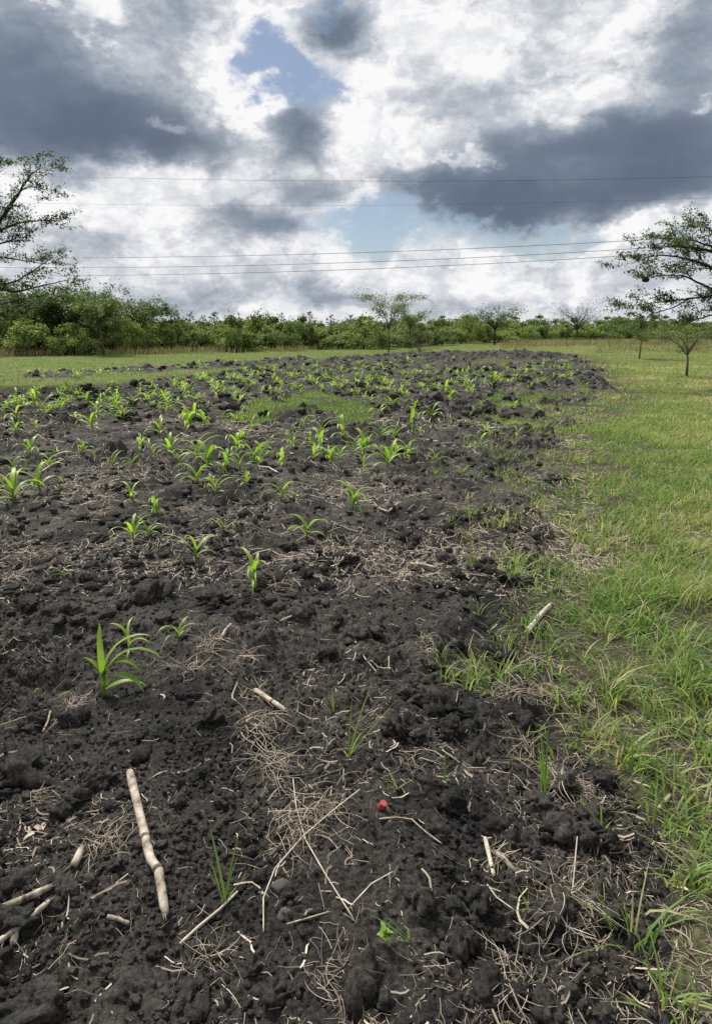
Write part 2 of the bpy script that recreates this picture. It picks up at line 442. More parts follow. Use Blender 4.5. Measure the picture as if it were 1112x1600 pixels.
def turf_material():
    m, t, b = material('turf', .95, .1)
    n, l = t.nodes, t.links
    g = n.new('ShaderNodeNewGeometry')
    def nz(sc, det):
        x = n.new('ShaderNodeTexNoise'); x.inputs['Scale'].default_value = sc; x.inputs['Detail'].default_value = det; x.inputs['Roughness'].default_value = .65
        l.new(g.outputs['Position'], x.inputs['Vector']); return x.outputs['Fac']
    def ramp_(f, stops):
        cr = n.new('ShaderNodeValToRGB'); l.new(f, cr.inputs[0]); e = cr.color_ramp.elements
        e[0].position, e[0].color = stops[0][0], (*stops[0][1], 1); e[1].position, e[1].color = stops[-1][0], (*stops[-1][1], 1)
        for p_, c_ in stops[1:-1]:
            x = e.new(p_); x.color = (*c_, 1)
        return cr.outputs[0]
    green = ramp_(nz(.9, 8), [(.3, (.115, .195, .042)), (.5, (.155, .205, .058)), (.7, (.23, .215, .092))])
    fine = ramp_(nz(26, 6), [(.40, (.20, .18, .17)), (.60, (1.05, 1.02, 1.0))])
    mx = n.new('ShaderNodeMix'); mx.data_type = 'RGBA'; mx.blend_type = 'MULTIPLY'; mx.inputs[0].default_value = 1.0
    l.new(green, mx.inputs[6]); l.new(fine, mx.inputs[7])
    at_ = n.new('ShaderNodeAttribute'); at_.attribute_name = 'bare'
    thin = ramp_(nz(5, 5), [(.30, (.55, .55, .55)), (.6, (1, 1, 1))])
    mt = n.new('ShaderNodeMath'); mt.operation = 'MULTIPLY'; l.new(at_.outputs['Fac'], mt.inputs[0]); l.new(thin, mt.inputs[1])
    earth = ramp_(nz(40, 5), [(.35, (.022, .021, .019)), (.55, (.060, .052, .040)), (.72, (.17, .14, .10))])
    m2 = n.new('ShaderNodeMix'); m2.data_type = 'RGBA'; l.new(mt.outputs[0], m2.inputs[0]); l.new(mx.outputs[2], m2.inputs[6]); l.new(earth, m2.inputs[7])
    l.new(m2.outputs[2], b.inputs['Base Color'])
    bp = n.new('ShaderNodeBump'); bp.inputs['Strength'].default_value = 1; bp.inputs['Distance'].default_value = .03
    l.new(nz(30, 6), bp.inputs['Height']); l.new(bp.outputs[0], b.inputs['Normal'])
    return m
SOIL = soil_material('black_soil')
TURF = turf_material()
GRASS = tint_mat('grass_blade', [(0, (.080, .165, .034)), (.35, (.165, .255, .064)), (.6, (.255, .300, .105)), (.8, (.36, .33, .18)), (1, (.48, .42, .28))], .6, .3, .42)
MAIZE = tint_mat('maize_leaf', [(0, (.085, .18, .024)), (.5, (.17, .30, .040)), (1, (.32, .44, .065))], .45, .4, .42, 30, .35)
STRAW = tint_mat('dry_straw', [(0, (.09, .07, .052)), (.4, (.27, .22, .165)), (.75, (.44, .38, .295)), (1, (.58, .53, .44))], .75, .2)
STALK = tint_mat('dry_stalk', [(0, (.04, .033, .027)), (.25, (.12, .098, .078)), (.5, (.28, .235, .185)), (1, (.50, .44, .36))], .85, .1, 0, 38, 1.5, .008)
BARK = tint_mat('bark', [(0, (.028, .022, .018)), (.5, (.075, .058, .045)), (1, (.17, .14, .11))], .9, .1, 0, 8, .6, .02)
LEAF = tint_mat('tree_leaf', [(0, (.032, .058, .017)), (.5, (.090, .135, .040)), (1, (.19, .235, .075))], .6, .25, .35)
DRYBUSH = tint_mat('dry_grass', [(0, (.10, .095, .05)), (.5, (.21, .18, .115)), (1, (.33, .28, .20))], .8, .1, .3)
METAL = tint_mat('wire_metal', [(0, (.04, .042, .045)), (1, (.10, .105, .11))], .5, .4)

# ------------------------------------------------------------------ ground
ys = [.55]
while ys[-1] < 75:
    y = ys[-1]
    px_step = (y * y + CAM_H ** 2) / (CAM_H * 630.)          # ground covered by one picture row
    ys.append(y + (min(max(.0042, px_step * .85), .018 + .0023 * y) if y < 37 else .35))
ys = np.array(ys)
NU = 570
u = np.linspace(-1, 1, NU)
X = u[None, :] * ((ys + 1.7) * .68)[:, None]
Y = np.repeat(ys[:, None], NU, 1)
S, Z = land(X.ravel(), Y.ravel())
S = S.reshape(X.shape); Z = Z.reshape(X.shape)
edge = np.minimum(np.minimum(sstep(1, .97, np.abs(u))[None, :], sstep(75, 66, ys)[:, None]), 1)
Z = Z * edge - .05 * (1 - edge)
V0 = np.stack([X.ravel(), Y.ravel(), Z.ravel()], 1)
nr = len(ys)
i = (np.arange(nr - 1)[:, None] * NU + np.arange(NU - 1)[None, :])
Q = np.stack([i, i + 1, i + NU + 1, i + NU], -1).reshape(-1, 4)
sf = S.ravel()[Q].mean(1) > .45
def sub_mesh(name, Q):
    used, inv = np.unique(Q, return_inverse=True)
    e = poly_sd(V0[used, 0], V0[used, 1], FIELD) if name == 'ground' else np.zeros(len(used))
    return mesh_np(name, V0[used], [inv.reshape(-1, 4)], True, {'bare': sstep(-1.7, -.3, e)})        # thin turf over black soil beside the field
field = tag(link('ploughed_soil', sub_mesh('ploughed_soil', Q[sf]), SOIL), kind='structure')
meadow = tag(link('ground', sub_mesh('ground', Q[~sf]), TURF), kind='structure')
G = 900.0
gx = np.array([-G, -300, -60, 60, 300, G]); gy = np.array([-60, 0, 80, 200, 500, G])
gv = np.array([(a, b, -.055) for b in gy for a in gx]); gi = (np.arange(5)[:, None] * 6 + np.arange(5)[None, :]).reshape(-1)
plain = tag(link('terrain', mesh_np('terrain', gv, [np.stack([gi, gi + 1, gi + 7, gi + 6], 1)]), TURF), kind='structure')
print('ground quads', len(Q), 'rows', nr)

# ---- clods: the larger ones each a piece of the field, the crumbs one mass
rng = np.random.default_rng(7)
def ico(sub):
    bm = bmesh.new(); bmesh.ops.create_icosphere(bm, subdivisions=sub, radius=1.0)
    v = np.array([w.co[:] for w in bm.verts]); f = np.array([[w.index for w in fc.verts] for fc in bm.faces]); bm.free()
    return v, f
ico1, ico2, ico3, ico4 = ico(1), ico(2), ico(3), ico(4)
def clod_shape(base, rng, rough):
    v, f = base
    d = np.ones(len(v))
    for fr, am in ((1.1, rough), (2.3, rough * .8), (5.1, rough * .6)):
        o = rng.uniform(-9, 9, 3); w = v * fr + o
        d += am * 2 * (vnoise(w[:, 0] + w[:, 2] * .7, w[:, 1] - w[:, 2] * .6, int(rng.integers(999))))
    q = v * d[:, None] * np.array([1, rng.uniform(.75, 1.2), rng.uniform(.6, .85)])
    return q, f
clod_meshes = []
for k in range(10):
    q, f = clod_shape(ico4, rng, .5)
    gr = 1 + sum(am * 2 * np.abs(vnoise(q[:, 0] * fr + q[:, 2] * fr * .8, q[:, 1] * fr - q[:, 2] * fr * .7, 700 + k)) for fr, am in ((3.5, .16), (7.5, .12), (14, .09)))
    clod_meshes.append(mesh_np('soil_clod', q * gr[:, None] * .88, [f]))
n_clod = 0
def put_clod(x, y, r):
    global n_clod
    z = float(height(x, y)[0])
    o = link('soil_clod', clod_meshes[n_clod % 10], SOIL, field, (x, y, z + r * .12), (rng.uniform(-.4, .4), rng.uniform(-.4, .4), rng.uniform(0, 6.28)), r)
    n_clod += 1
for (px, py, w) in ((42, 1205, 78), (95, 1390, 50), (30, 1440, 45), (110, 1130, 40), (690, 1110, 60), (640, 1090, 45), (470, 960, 45), (330, 940, 40), (240, 930, 60),
                    (890, 1310, 60), (930, 1300, 40), (865, 1370, 34), (620, 1140, 40), (160, 1220, 44), (700, 880, 36), (100, 960, 50),
                    (560, 1000, 44), (740, 1180, 36), (820, 1120, 36), (560, 1540, 60), (220, 1560, 70), (760, 1550, 50), (60, 1570, 60)):
    p = ground(px, py); put_clod(p.x, p.y, w * .5 / F_PX * math.hypot(p.y, CAM_H) * .85)
KEEP = [(204, 1217), (213, 1255), (222, 1290), (230, 1330), (240, 1360), (252, 1400), (260, 1442), (597, 1262), (590, 1285), (162, 1089), (399, 1082), (420, 1098), (446, 1114), (62, 1300), (124, 1342), (20, 1420), (60, 1405), (40, 1445), (600, 1478),
        (458, 1222), (478, 1322), (510, 1375), (552, 1442), (520, 1280), (430, 1365), (764, 1345), (788, 1348), (660, 887), (842, 974), (640, 1284), (112, 1108), (545, 1182), (350, 1412)]
while n_clod < 288:
    py = rng.uniform(640, 1590) if rng.random() < .6 else rng.uniform(556, 660)
    px = rng.uniform(-40, 960); p = gnd(px, py)
    if any((px - a) ** 2 + (py - b - 14) ** 2 < 44 ** 2 for a, b in KEEP): continue       # nothing of note is buried
    if soil_share(p.x, p.y)[0] > .9:
        put_clod(p.x, p.y, rng.uniform(.013, .040) * (1 + .08 * p.y) if p.y < 9 else rng.uniform(.05, .12))
def crumbs(n, y0, y1, r0, r1, base, nshape, power, rp=2.5):
    shapes = [clod_shape(base, rng, .34)[0] for _ in range(nshape)]; f = base[1]
    t = rng.random(n) ** power
    y = y0 + (y1 - y0) * t; x = rng.uniform(-1, 1, n) * (y * .62 + .6)
    s, z = soil_share(x, y), height(x, y); ok = (s > .7) & (vnoise(x * 2.1, y * 2.1, 77) + .5 > rng.random(n) * .9)
    x, y, z = x[ok], y[ok], z[ok]; n = len(x)
    r = r0 + (r1 - r0) * rng.random(n) ** rp
    a = rng.uniform(0, 6.28, n); ca, sa = np.cos(a), np.sin(a)
    sh = np.stack(shapes)[rng.integers(0, nshape, n)] * r[:, None, None]
    vx = sh[:, :, 0] * ca[:, None] - sh[:, :, 1] * sa[:, None] + x[:, None]
    vy = sh[:, :, 0] * sa[:, None] + sh[:, :, 1] * ca[:, None] + y[:, None]
    vz = sh[:, :, 2] + z[:, None] + r[:, None] * .38
    V = np.stack([vx, vy, vz], -1).reshape(-1, 3)
    T = (f[None] + (np.arange(n) * len(base[0]))[:, None, None]).reshape(-1, 3)
    return V, T
parts = [crumbs(1500, .9, 4.5, .009, .022, ico2, 20, 1.2), crumbs(36000, .9, 4.6, .0035, .011, ico1, 24, 1.25, 1.6), crumbs(6000, 3.0, 12, .012, .045, ico1, 20, 1.2), crumbs(7000, 10, 37, .03, .12, ico1, 20, 1.0)]
off, VV, TT = 0, [], []
for v, t in parts:
    VV.append(v); TT.append(t + off); off += len(v)
tag(link('soil_crumbs', mesh_np('soil_crumbs', np.vstack(VV), [np.vstack(TT)], False), SOIL, field), kind='stuff')

# ------------------------------------------------------------------ grass, straw: what nobody could count
def blades(x, y, z, length, width, lean, az, tint, seg=2, droop=.45, twist=0):
    """tapered curved blades as one array mesh"""
    n = len(x); ts = np.linspace(0, 1, seg + 2)
    ca, sa = np.cos(az), np.sin(az)
    rows = []
    for k, t in enumerate(ts):
        h = length * lean * t ** 1.7; v = length * t * (1 - droop * lean * t)
        cx_, cy_, cz_ = x + ca * h, y + sa * h, z + v
        if k == len(ts) - 1:
            rows.append(np.stack([cx_, cy_, cz_], -1)[:, None, :]); continue
        w = width * (1 - t ** 1.6) * (.75 if k == 0 else 1) * .5
        px_, py_ = -np.sin(az + twist) * w, np.cos(az + twist) * w
        rows.append(np.stack([np.stack([cx_ - px_, cy_ - py_, cz_], -1), np.stack([cx_ + px_, cy_ + py_, cz_], -1)], 1))
    V = np.concatenate(rows, 1); m = V.shape[1]
    fq = np.array([[2 * k, 2 * k + 1, 2 * k + 3, 2 * k + 2] for k in range(seg)]); ft = np.array([[2 * seg, 2 * seg + 1, 2 * seg + 2]])
    o = (np.arange(n) * m)[:, None, None]
    return V.reshape(-1, 3), (fq[None] + o).reshape(-1, 4), (ft[None] + o).reshape(-1, 3), np.repeat(tint, m)
def join(name, lst, smooth=True):
    off, V, Q_, T_, A = 0, [], [], [], []
    for v, q, t, a in lst:
        V.append(v); Q_.append(q + off); T_.append(t + off); A.append(a); off += len(v)
    return mesh_np(name, np.vstack(V), [f for f in (np.vstack(Q_), np.vstack(T_)) if len(f)], smooth, {'tint': np.concatenate(A)})
def scatter_grass(n, y0, y1, x0f, x1f, L0, L1, w, keep, power=1.0, seg=2, lean=(.15, 1.0), tint_f=None):
    y = y0 + (y1 - y0) * rng.random(n) ** power
    x = x0f(y) + (x1f(y) - x0f(y)) * rng.random(n)
    s, z = soil_share(x, y), height(x, y)
    ok = keep(x, y, s) > rng.random(n)
    x, y, z, s = x[ok], y[ok], z[ok], s[ok]; n = len(x)
    pt = np.clip(fbm(x * .9, y * .9, 4, 301) * .9 + .42, 0, 1)
    tint = np.clip(pt * .75 + rng.normal(0, .18, n) + .13, 0, 1)
    dry = rng.random(n) < .10 + .22 * pt; tint[dry] = rng.uniform(.7, 1, dry.sum())
    if tint_f is not None: tint = np.clip(tint_f(x, y, tint), 0, 1)
    ln = rng.uniform(L0, L1, n) * (.7 + .6 * np.clip(fbm(x * 1.6, y * 1.6, 3, 311) + .5, 0, 1.2))
    wd = w * rng.uniform(.6, 1.4, n) * (1 + .0 * y)
    az_ = rng.uniform(0, 6.28, n) + fbm(x * .7, y * .7, 2, 321) * 2
    return blades(x, y, z - .004, ln, wd, rng.uniform(lean[0], lean[1], n), az_, tint, seg, twist=rng.uniform(-1, 1, n))
def edge_keep(x, y, s):
    s = np.maximum(s, .85 * sstep(-.60, .1, poly_sd(x, y, FIELD) + fbm(x * 2.6, y * 2.6, 3, 381) * 1.1) * (y < 9))
    gap = sstep(-.30, .05, fbm(x * 2.2, y * 2.2, 3, 331))
    return (1 - s) * (.10 + .90 * gap)
rx0 = lambda y: .15 + y * .16
gl = []
def greener_edge(x, y, t):
    """longer wetter grass along the edge of the field, dry lawn further out"""
    e = poly_sd(x, y, FIELD)
    return t + .20 * sstep(-.5, -2.5, e) - .08 * sstep(-1.3, -.1, e)
gl.append(scatter_grass(26000, .85, 4.4, lambda y: .25 + y * .1, lambda y: 1.25 + y * .62, .06, .20, .0080, edge_keep, 1.25, 3, (.3, 1.2), lambda x, y, t: greener_edge(x, y, t) + .06))
gl.append(scatter_grass(46000, 3.2, 10, rx0, lambda y: 1.3 + y * .62, .05, .15, .0075, edge_keep, 1.1, 2, (.3, 1.1), greener_edge))
gl.append(scatter_grass(60000, 8.5, 26, lambda y: y * .2 - .5, lambda y: 1.5 + y * .62, .04, .11, .013, edge_keep, 1.0, 1, (.2, 1.0), greener_edge))
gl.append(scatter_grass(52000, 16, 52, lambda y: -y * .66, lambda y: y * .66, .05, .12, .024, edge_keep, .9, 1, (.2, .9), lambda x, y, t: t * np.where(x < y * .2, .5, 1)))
# inside the field: weedy patches and seedlings of grass
inpatch = lambda x, y, s: (1 - s) * (y > 4)
gl.append(scatter_grass(26000, 9.5, 17, lambda y: -y * .22, lambda y: y * .30, .04, .13, .013, inpatch, 1.0, 1, (.2, 1.0), lambda x, y, t: t * .6))
gl.append(scatter_grass(9000, 2.0, 16, lambda y: .1 + y * .16, lambda y: .45 + y * .34, .05, .15, .008, lambda x, y, s: s * sstep(.02, .35, fbm(x * 2.4, y * 2.4, 3, 341) - .3 * sstep(.15, .9, poly_sd(x, y, FIELD)) + .08), 1.1, 2, (.3, 1.2), lambda x, y, t: t * .8))
gl.append(scatter_grass(5000, 6, 34, lambda y: -y * .6, lambda y: y * .38, .05, .13, .012, lambda x, y, s: s * sstep(.12, .4, fbm(x * .9, y * .9, 3, 351)), 1.0, 1, (.2, 1.0), lambda x, y, t: t * .8))
# bunches of longer arching blades, mostly along the edge of the field
def bunches(n, y0, y1, x0f, x1f, k, L0, L1, w, keep, tint):
    y = y0 + (y1 - y0) * rng.random(n) ** 1.2; x = x0f(y) + (x1f(y) - x0f(y)) * rng.random(n)
    ok = keep(x, y, soil_share(x, y)) > rng.random(n); x, y = x[ok], y[ok]; m = len(x)
    xx = np.repeat(x, k) + rng.normal(0, .022, m * k); yy = np.repeat(y, k) + rng.normal(0, .022, m * k)
    tt_ = np.clip(np.repeat(rng.normal(tint, .14, m), k) + rng.normal(0, .13, m * k), 0, 1)
    dr = rng.random(m * k) < .14; tt_[dr] = rng.uniform(.75, 1, dr.sum())
    ln = rng.uniform(L0, L1, m * k) * np.repeat(rng.uniform(.7, 1.25, m), k)
    az_ = np.arctan2(yy - np.repeat(y, k), xx - np.repeat(x, k)) + rng.normal(0, .5, m * k)
    return blades(xx, yy, height(xx, yy) - .004, ln, w * rng.uniform(.6, 1.4, m * k), rng.uniform(.25, 1.25, m * k), az_, tt_, 3, .5, rng.uniform(-.6, .6, m * k))
def near_edge(x, y, s):
    e = poly_sd(x, y, FIELD); return sstep(-1.4, -.3, e) * sstep(.10, -.15, e) * (.25 + .75 * sstep(-.1, .25, fbm(x * 1.5, y * 1.5, 2, 361)))
gl.append(bunches(420, 1.0, 5.5, lambda y: .1 + y * .15, lambda y: .9 + y * .5, 18, .07, .21, .0075, near_edge, .38))
gl.append(bunches(500, 4.5, 13, lambda y: .1 + y * .2, lambda y: .8 + y * .5, 12, .06, .15, .010, near_edge, .38))
gl.append(bunches(340, 1.6, 11, lambda y: .05 + y * .12, lambda y: .3 + y * .30, 12, .05, .16, .007, lambda x, y, s: s * sstep(.0, .3, fbm(x * 1.9, y * 1.9, 3, 371)), .4))
gm = join('grass', gl)
tag(link('grass', gm, GRASS), 'short green and straw coloured grass beside and between the ploughed soil', 'grass', kind='stuff')
print('grass tris', sum(2 * len(q) + len(t) for _, q, t, _ in gl))

def straws(n, y0, y1, power, L0, L1, r, keep, seg, tube=False):
    y = y0 + (y1 - y0) * rng.random(n) ** power
    x = rng.uniform(-1, 1, n) * (y * .64 + .5)
    s = soil_share(x, y)
    ok = keep(x, y, s) > rng.random(n)
    x, y = x[ok], y[ok]; n = len(x)
    ln = L0 + (L1 - L0) * rng.random(n) ** 2
    a0 = rng.uniform(0, 6.28, n) ; bend = rng.normal(0, .8, n)
    pts = []; cx_, cy_ = x.copy(), y.copy()
    for k in range(seg + 1):
        zz = height(cx_, cy_)
        pts.append(np.stack([cx_, cy_, zz], -1))
        a = a0 + bend * (k / seg - .5) + rng.normal(0, .25, n)
        cx_ = cx_ + np.cos(a) * ln / seg; cy_ = cy_ + np.sin(a) * ln / seg
    P_ = np.stack(pts, 1)
    zs = P_[:, :, 2]; sm = zs.copy(); sm[:, 1:-1] = np.maximum(zs[:, 1:-1], (zs[:, :-2] + zs[:, 2:]) / 2)     # straw is stiff: it bridges dips
    lift = (rng.random(n) < .35)[:, None] * np.abs(np.linspace(-.2, 1, seg + 1))[None, :] * rng.uniform(.0, .35, n)[:, None] * ln[:, None]
    P_[:, :, 2] = sm + r * .8 + lift
    rr = r * rng.uniform(.5, 1.5, n)
    T = np.gradient(P_, axis=1); T /= np.linalg.norm(T, axis=2)[:, :, None] + 1e-9
    A = np.cross(T, np.array([0, 0, 1.0])); A /= np.linalg.norm(A, axis=2)[:, :, None] + 1e-9
    B = np.cross(T, A)
    if tube:
        ang = np.array([.5, 2.6, 4.7]); ring = [P_ + (A * math.cos(q) + B * math.sin(q)) * rr[:, None, None] for q in ang]
    else:
        w = rng.normal(0, .5, n)[:, None, None]
        ring = [P_ - (A + B * w) * rr[:, None, None], P_ + (A + B * w) * rr[:, None, None]]
    m = len(ring); V = np.stack(ring, 2).reshape(n, -1, 3)
    f = [[k * m + j, k * m + (j + 1) % m, (k + 1) * m + (j + 1) % m, (k + 1) * m + j] for k in range(seg) for j in range(m if m > 2 else 1)]
    Qs = (np.array(f)[None] + (np.arange(n) * V.shape[1])[:, None, None]).reshape(-1, 4)
    tint = np.clip(rng.normal(.44, .2, n), 0, .78)
    return V.reshape(-1, 3), Qs, np.zeros((0, 3), int), np.repeat(tint, V.shape[1])
def litter(x, y, s):
    c = fbm(x * 1.25, y * 1.25, 4, 401) + .22 * sstep(.1, 1.0, x) * (y < 5)
    e = np.exp(-((poly_sd(x, y, FIELD) + .12) / .38) ** 2) * (x > 0)          # torn dead grass along the lawn edge
    return np.clip(.15 + .85 * sstep(-.10, .36, c) + .6 * e, 0, 1) * np.where((s > .3) | (e > .3), 1, .22)
sl = [straws(11500, .95, 4.4, 1.2, .02, .11, .0011, litter, 4, True), straws(12000, .95, 5.5, 1.1, .006, .04, .0011, litter, 2, False),
      straws(3000, .95, 5.0, 1.15, .03, .12, .0019, litter, 4, False), straws(52000, 3.4, 11, 1.05, .02, .15, .0021, litter, 3, False), straws(30000, 8, 28, 1.0, .05, .24, .0045, litter, 2, False)]
tag(link('straw_litter', join('straw_litter', sl), STRAW), 'dry straw and root litter scattered over the black soil', 'straw', kind='stuff')

# ------------------------------------------------------------------ maize seedlings
def leaf_mesh(L_, w, el0, droop, az_, org, rg, tint, nseg=8, fold=.28, curl=0.0):
    P_, a = [np.array(org, float)], az_
    step = L_ / nseg
    for k in range(nseg):
        t = (k + .5) / nseg
        e = el0 - droop * t ** 1.5; a = a + curl / nseg
        P_.append(P_[-1] + step * np.array([math.cos(a) * math.cos(e), math.sin(a) * math.cos(e), math.sin(e)]))
    P_ = np.array(P_); t = np.linspace(0, 1, nseg + 1)
    T = np.gradient(P_, axis=0); T /= np.linalg.norm(T, axis=1)[:, None]
    S_ = np.cross(T, [0, 0, 1.0]); bad = np.linalg.norm(S_, axis=1) < .15
    S_[bad] = [math.sin(az_), -math.cos(az_), 0]
    S_ /= np.linalg.norm(S_, axis=1)[:, None]
    Nn = np.cross(S_, T)
    half = w * .5 * np.clip((t + .10) ** .4 * (1 - t) ** .75 * 1.45, 0.02, 1)
    tw = np.sin(t * 7 + rg.uniform(0, 6)) * .18
    e1 = P_ + S_ * half[:, None] + Nn * (half * (fold + tw))[:, None]
    e2 = P_ - S_ * half[:, None] + Nn * (half * (fold - tw))[:, None]
    V = np.stack([e1, P_, e2], 1).reshape(-1, 3)
    q = [[3 * k + j, 3 * k + j + 1, 3 * k + j + 4, 3 * k + j + 3] for k in range(nseg) for j in (0, 1)]
    return V, q, np.repeat(tint + .12 * t, 3)
def maize_parts(seed, leaves, H, spread, width):
    """unit plant about H tall: stem tube and leaves in two opposite ranks"""
    rg = random.Random(seed); parts_ = []
    stem_h = H * .36
    mb = MB(); mb.tube([(0, 0, -.03), (0, 0, stem_h * .5), (.004, 0, stem_h)], [.0085, .0075, .005], 6, .35)
    parts_.append(('stem', mb))
    base_az = rg.uniform(0, 6.28)
    for k in range(leaves):
        f = k / max(1, leaves - 1)
        mb = MB()
        Lf = H * (.55 + .75 * math.sin(math.pi * (.18 + .62 * f))) * rg.uniform(.8, 1.15)
        el0 = R(42 + 34 * f + rg.uniform(-12, 10)); droop = R(rg.uniform(75, 130)) * spread * (1.0 - .30 * f)
        v, q, tn = leaf_mesh(Lf, width * (.65 + .5 * f) * rg.uniform(.85, 1.15), el0, droop, base_az + math.pi * k + rg.uniform(-.45, .45), (0, 0, stem_h * (.28 + .68 * f)), rg, rg.uniform(.35, 1.0), curl=rg.uniform(-1.0, 1.0))
        mb.add(v, q, (), tn)
        parts_.append(('leaf', mb))
    return parts_
PROTO = []
for k in range(7):
    lv = (6, 5, 7, 4, 6, 5, 7)[k]
    PROTO.append([(nm, mb.mesh(nm)) for nm, mb in maize_parts(100 + k, lv, .25, (1.25, 1.45, 1.2, 1.1, 1.5, 1.35, 1.3)[k], .038)])
FARP = []
for k in range(6):
    mb = MB()
    for nm, p in maize_parts(200 + k, (5, 6, 5, 6, 7, 5)[k], .25, 1.35, .050):
        mb.add(np.vstack(p.v), np.vstack(p.q), (), np.concatenate(p.a))
    FARP.append(mb.mesh('maize_seedling'))
prnd = random.Random(11)
def maize(px, py, h_px=None, proto=None, label=None, group=None):
    p = ground(px, py, -.004)
    if abs(p.y) > 60: return
    d = math.hypot(p.y, CAM_H)
    hm_ = (h_px / F_PX * d) if h_px else prnd.uniform(.13, .23)
    sc = hm_ / .25
    rot = (prnd.uniform(-.15, .15), prnd.uniform(-.15, .15), prnd.uniform(0, 6.28))
    far_ = p.y > 9.5
    if far_:
        o = link('maize_seedling', FARP[prnd.randrange(6)], MAIZE, None, p, rot, sc)
    else:
        o = link('maize_seedling', None, None, None, p, rot, sc)
        for nm, me in PROTO[prnd.randrange(7) if proto is None else proto]:
            link(nm, me, MAIZE, o)
    if label is None:
        if far_: label, group = 'small bright green maize seedling in the far part of the ploughed field', 'maize seedlings far down the field'
        elif d > 5.2: label, group = 'leafy green maize seedling standing among straw in the middle of the field', 'maize seedlings in the middle of the field'
        else: label, group = 'young maize seedling growing alone on bare crumbly black soil', 'lone maize seedlings on bare soil'
    tag(o, label, 'maize plant', group)
    return o
def hero_maize(px, py, label):
    """upright plant whose leaves arch over to the right of the picture"""
    p = ground(px, py, -.004); o = link('maize_seedling', None, None, None, p, None, 1.05); rg = random.Random(3)
    mb = MB(); mb.tube([(0, 0, -.03), (.004, 0, .06), (.012, .01, .12)], [.010, .0085, .006], 7, .4); link('stem', mb.mesh('stem'), MAIZE, o)
    for (L_, w, el, dr, az_, z, tn) in ((.30, .038, 80, 105, 20, .09, .75), (.33, .042, 72, 128, 5, .07, .55), (.26, .040, 55, 125, -25, .05, .5), (.22, .034, 84, 45, 120, .10, .8), (.24, .036, 62, 140, -10, .10, .35), (.20, .034, 40, 95, -5, .03, .45), (.13, .03, 78, 60, 170, .08, .6)):
        mb = MB(); v, q, t_ = leaf_mesh(L_, w, R(el), R(dr), R(az_), (.006, .002, z), rg, tn, 10, .3, rg.uniform(-.3, .3)); mb.add(v, q, (), t_); link('leaf', mb.mesh('leaf'), MAIZE, o)
    tag(o, label, 'maize plant')
hero_maize(162, 1089, 'tallest maize seedling with long arching leaves, beside a dry root clump')
maize(203, 1019, 46, 3, 'thin maize seedling right behind the tallest arching one')
maize(279, 999, 36, 1, 'small yellow green maize seedling with pale straw around its foot')
maize(396, 910, 50, 2, 'maize seedling with three upright yellow green leaves above a straw heap')
maize(479, 839, 42, 0, 'maize seedling with one leaf arching sideways on smooth dark soil')
maize(551, 794, 44, 2, 'upright dark green maize seedling with overlapping leaves beside broken stalks')
maize(439, 782, 38, 4, 'maize seedling with broad leaves drooping to one side')
maize(306, 873, 48, 3, 'slender maize seedling bent over with narrow leaves')
maize(352, 837, 32, 3, 'tiny maize seedling with one short upright leaf')
maize(209, 845, 40, 2); maize(232, 838, 30, 0); maize(99, 902, 22, 1, 'lowest maize seedling with two small leaves spread flat on the soil')
for a in ((22, 785, 62), (65, 767, 52), (209, 787, 34), (248, 805, 34), (338, 773, 32), (309, 758, 40), (324, 733, 50), (356, 733, 36), (309, 719, 40), (385, 758, 26), (374, 737, 34), (374, 708, 40), (394, 724, 36),
          (176, 731, 24), (131, 710, 24), (47, 712, 34), (220, 706, 32), (241, 715, 30), (268, 712, 34), (445, 730, 34), (491, 710, 26), (504, 702, 34), (553, 712, 24), (569, 713, 40), (603, 730, 42), (617, 717, 30),
          (634, 708, 26), (725, 744, 18), (752, 699, 28), (455, 690, 16), (394, 676, 26), (473, 670, 20), (502, 681, 28), (538, 686, 34), (594, 686, 34), (592, 650, 20), (614, 685, 24), (641, 667, 36), (675, 652, 22),
          (646, 641, 18), (740, 650, 18), (750, 638, 16), (25, 634, 24), (54, 634, 24), (68, 642, 26), (27, 656, 24), (25, 677, 24), (72, 654, 24), (92, 623, 18), (138, 630, 20), (153, 650, 26), (144, 672, 34),
          (117, 661, 20), (194, 657, 22), (180, 638, 18), (209, 632, 18), (230, 630, 20), (257, 621, 16), (248, 681, 30), (295, 670, 34), (320, 667, 28), (288, 660, 26), (306, 655, 26), (349, 655, 16), (418, 655, 12),
          (330, 760, 20), (380, 690, 20), (20, 735, 26), (705, 625, 20), (695, 612, 18), (735, 610, 18), (770, 600, 18), (800, 640, 16)):
    lab = grp = None
    if 300 < a[0] < 400 and 700 < a[1] < 780: lab, grp = 'maize seedling in the crowded clump of tall seedlings amid straw', 'crowded clump of maize seedlings'
    if 485 < a[0] < 640 and 695 < a[1] < 735: lab, grp = 'maize seedling in the short row behind the upright dark green one', 'short row of maize seedlings'
    lab = {(22, 785): 'larger seedling of the big pair beside the pale bent stalk', (65, 767): 'smaller seedling of the big pair beside the pale bent stalk', (725, 744): 'tiny yellow seedling standing apart near the weedy field edge',
           (752, 699): 'seedling standing apart on dark soil near the weedy field edge', (209, 787): 'upright seedling behind the straw heap with a sideways neighbour', (248, 805): 'sideways leaning seedling next to the upright one at the straw heap'}.get(a[:2], lab)
    maize(a[0] + prnd.uniform(-2, 2), a[1], a[2] * 1.04, None, lab, grp)
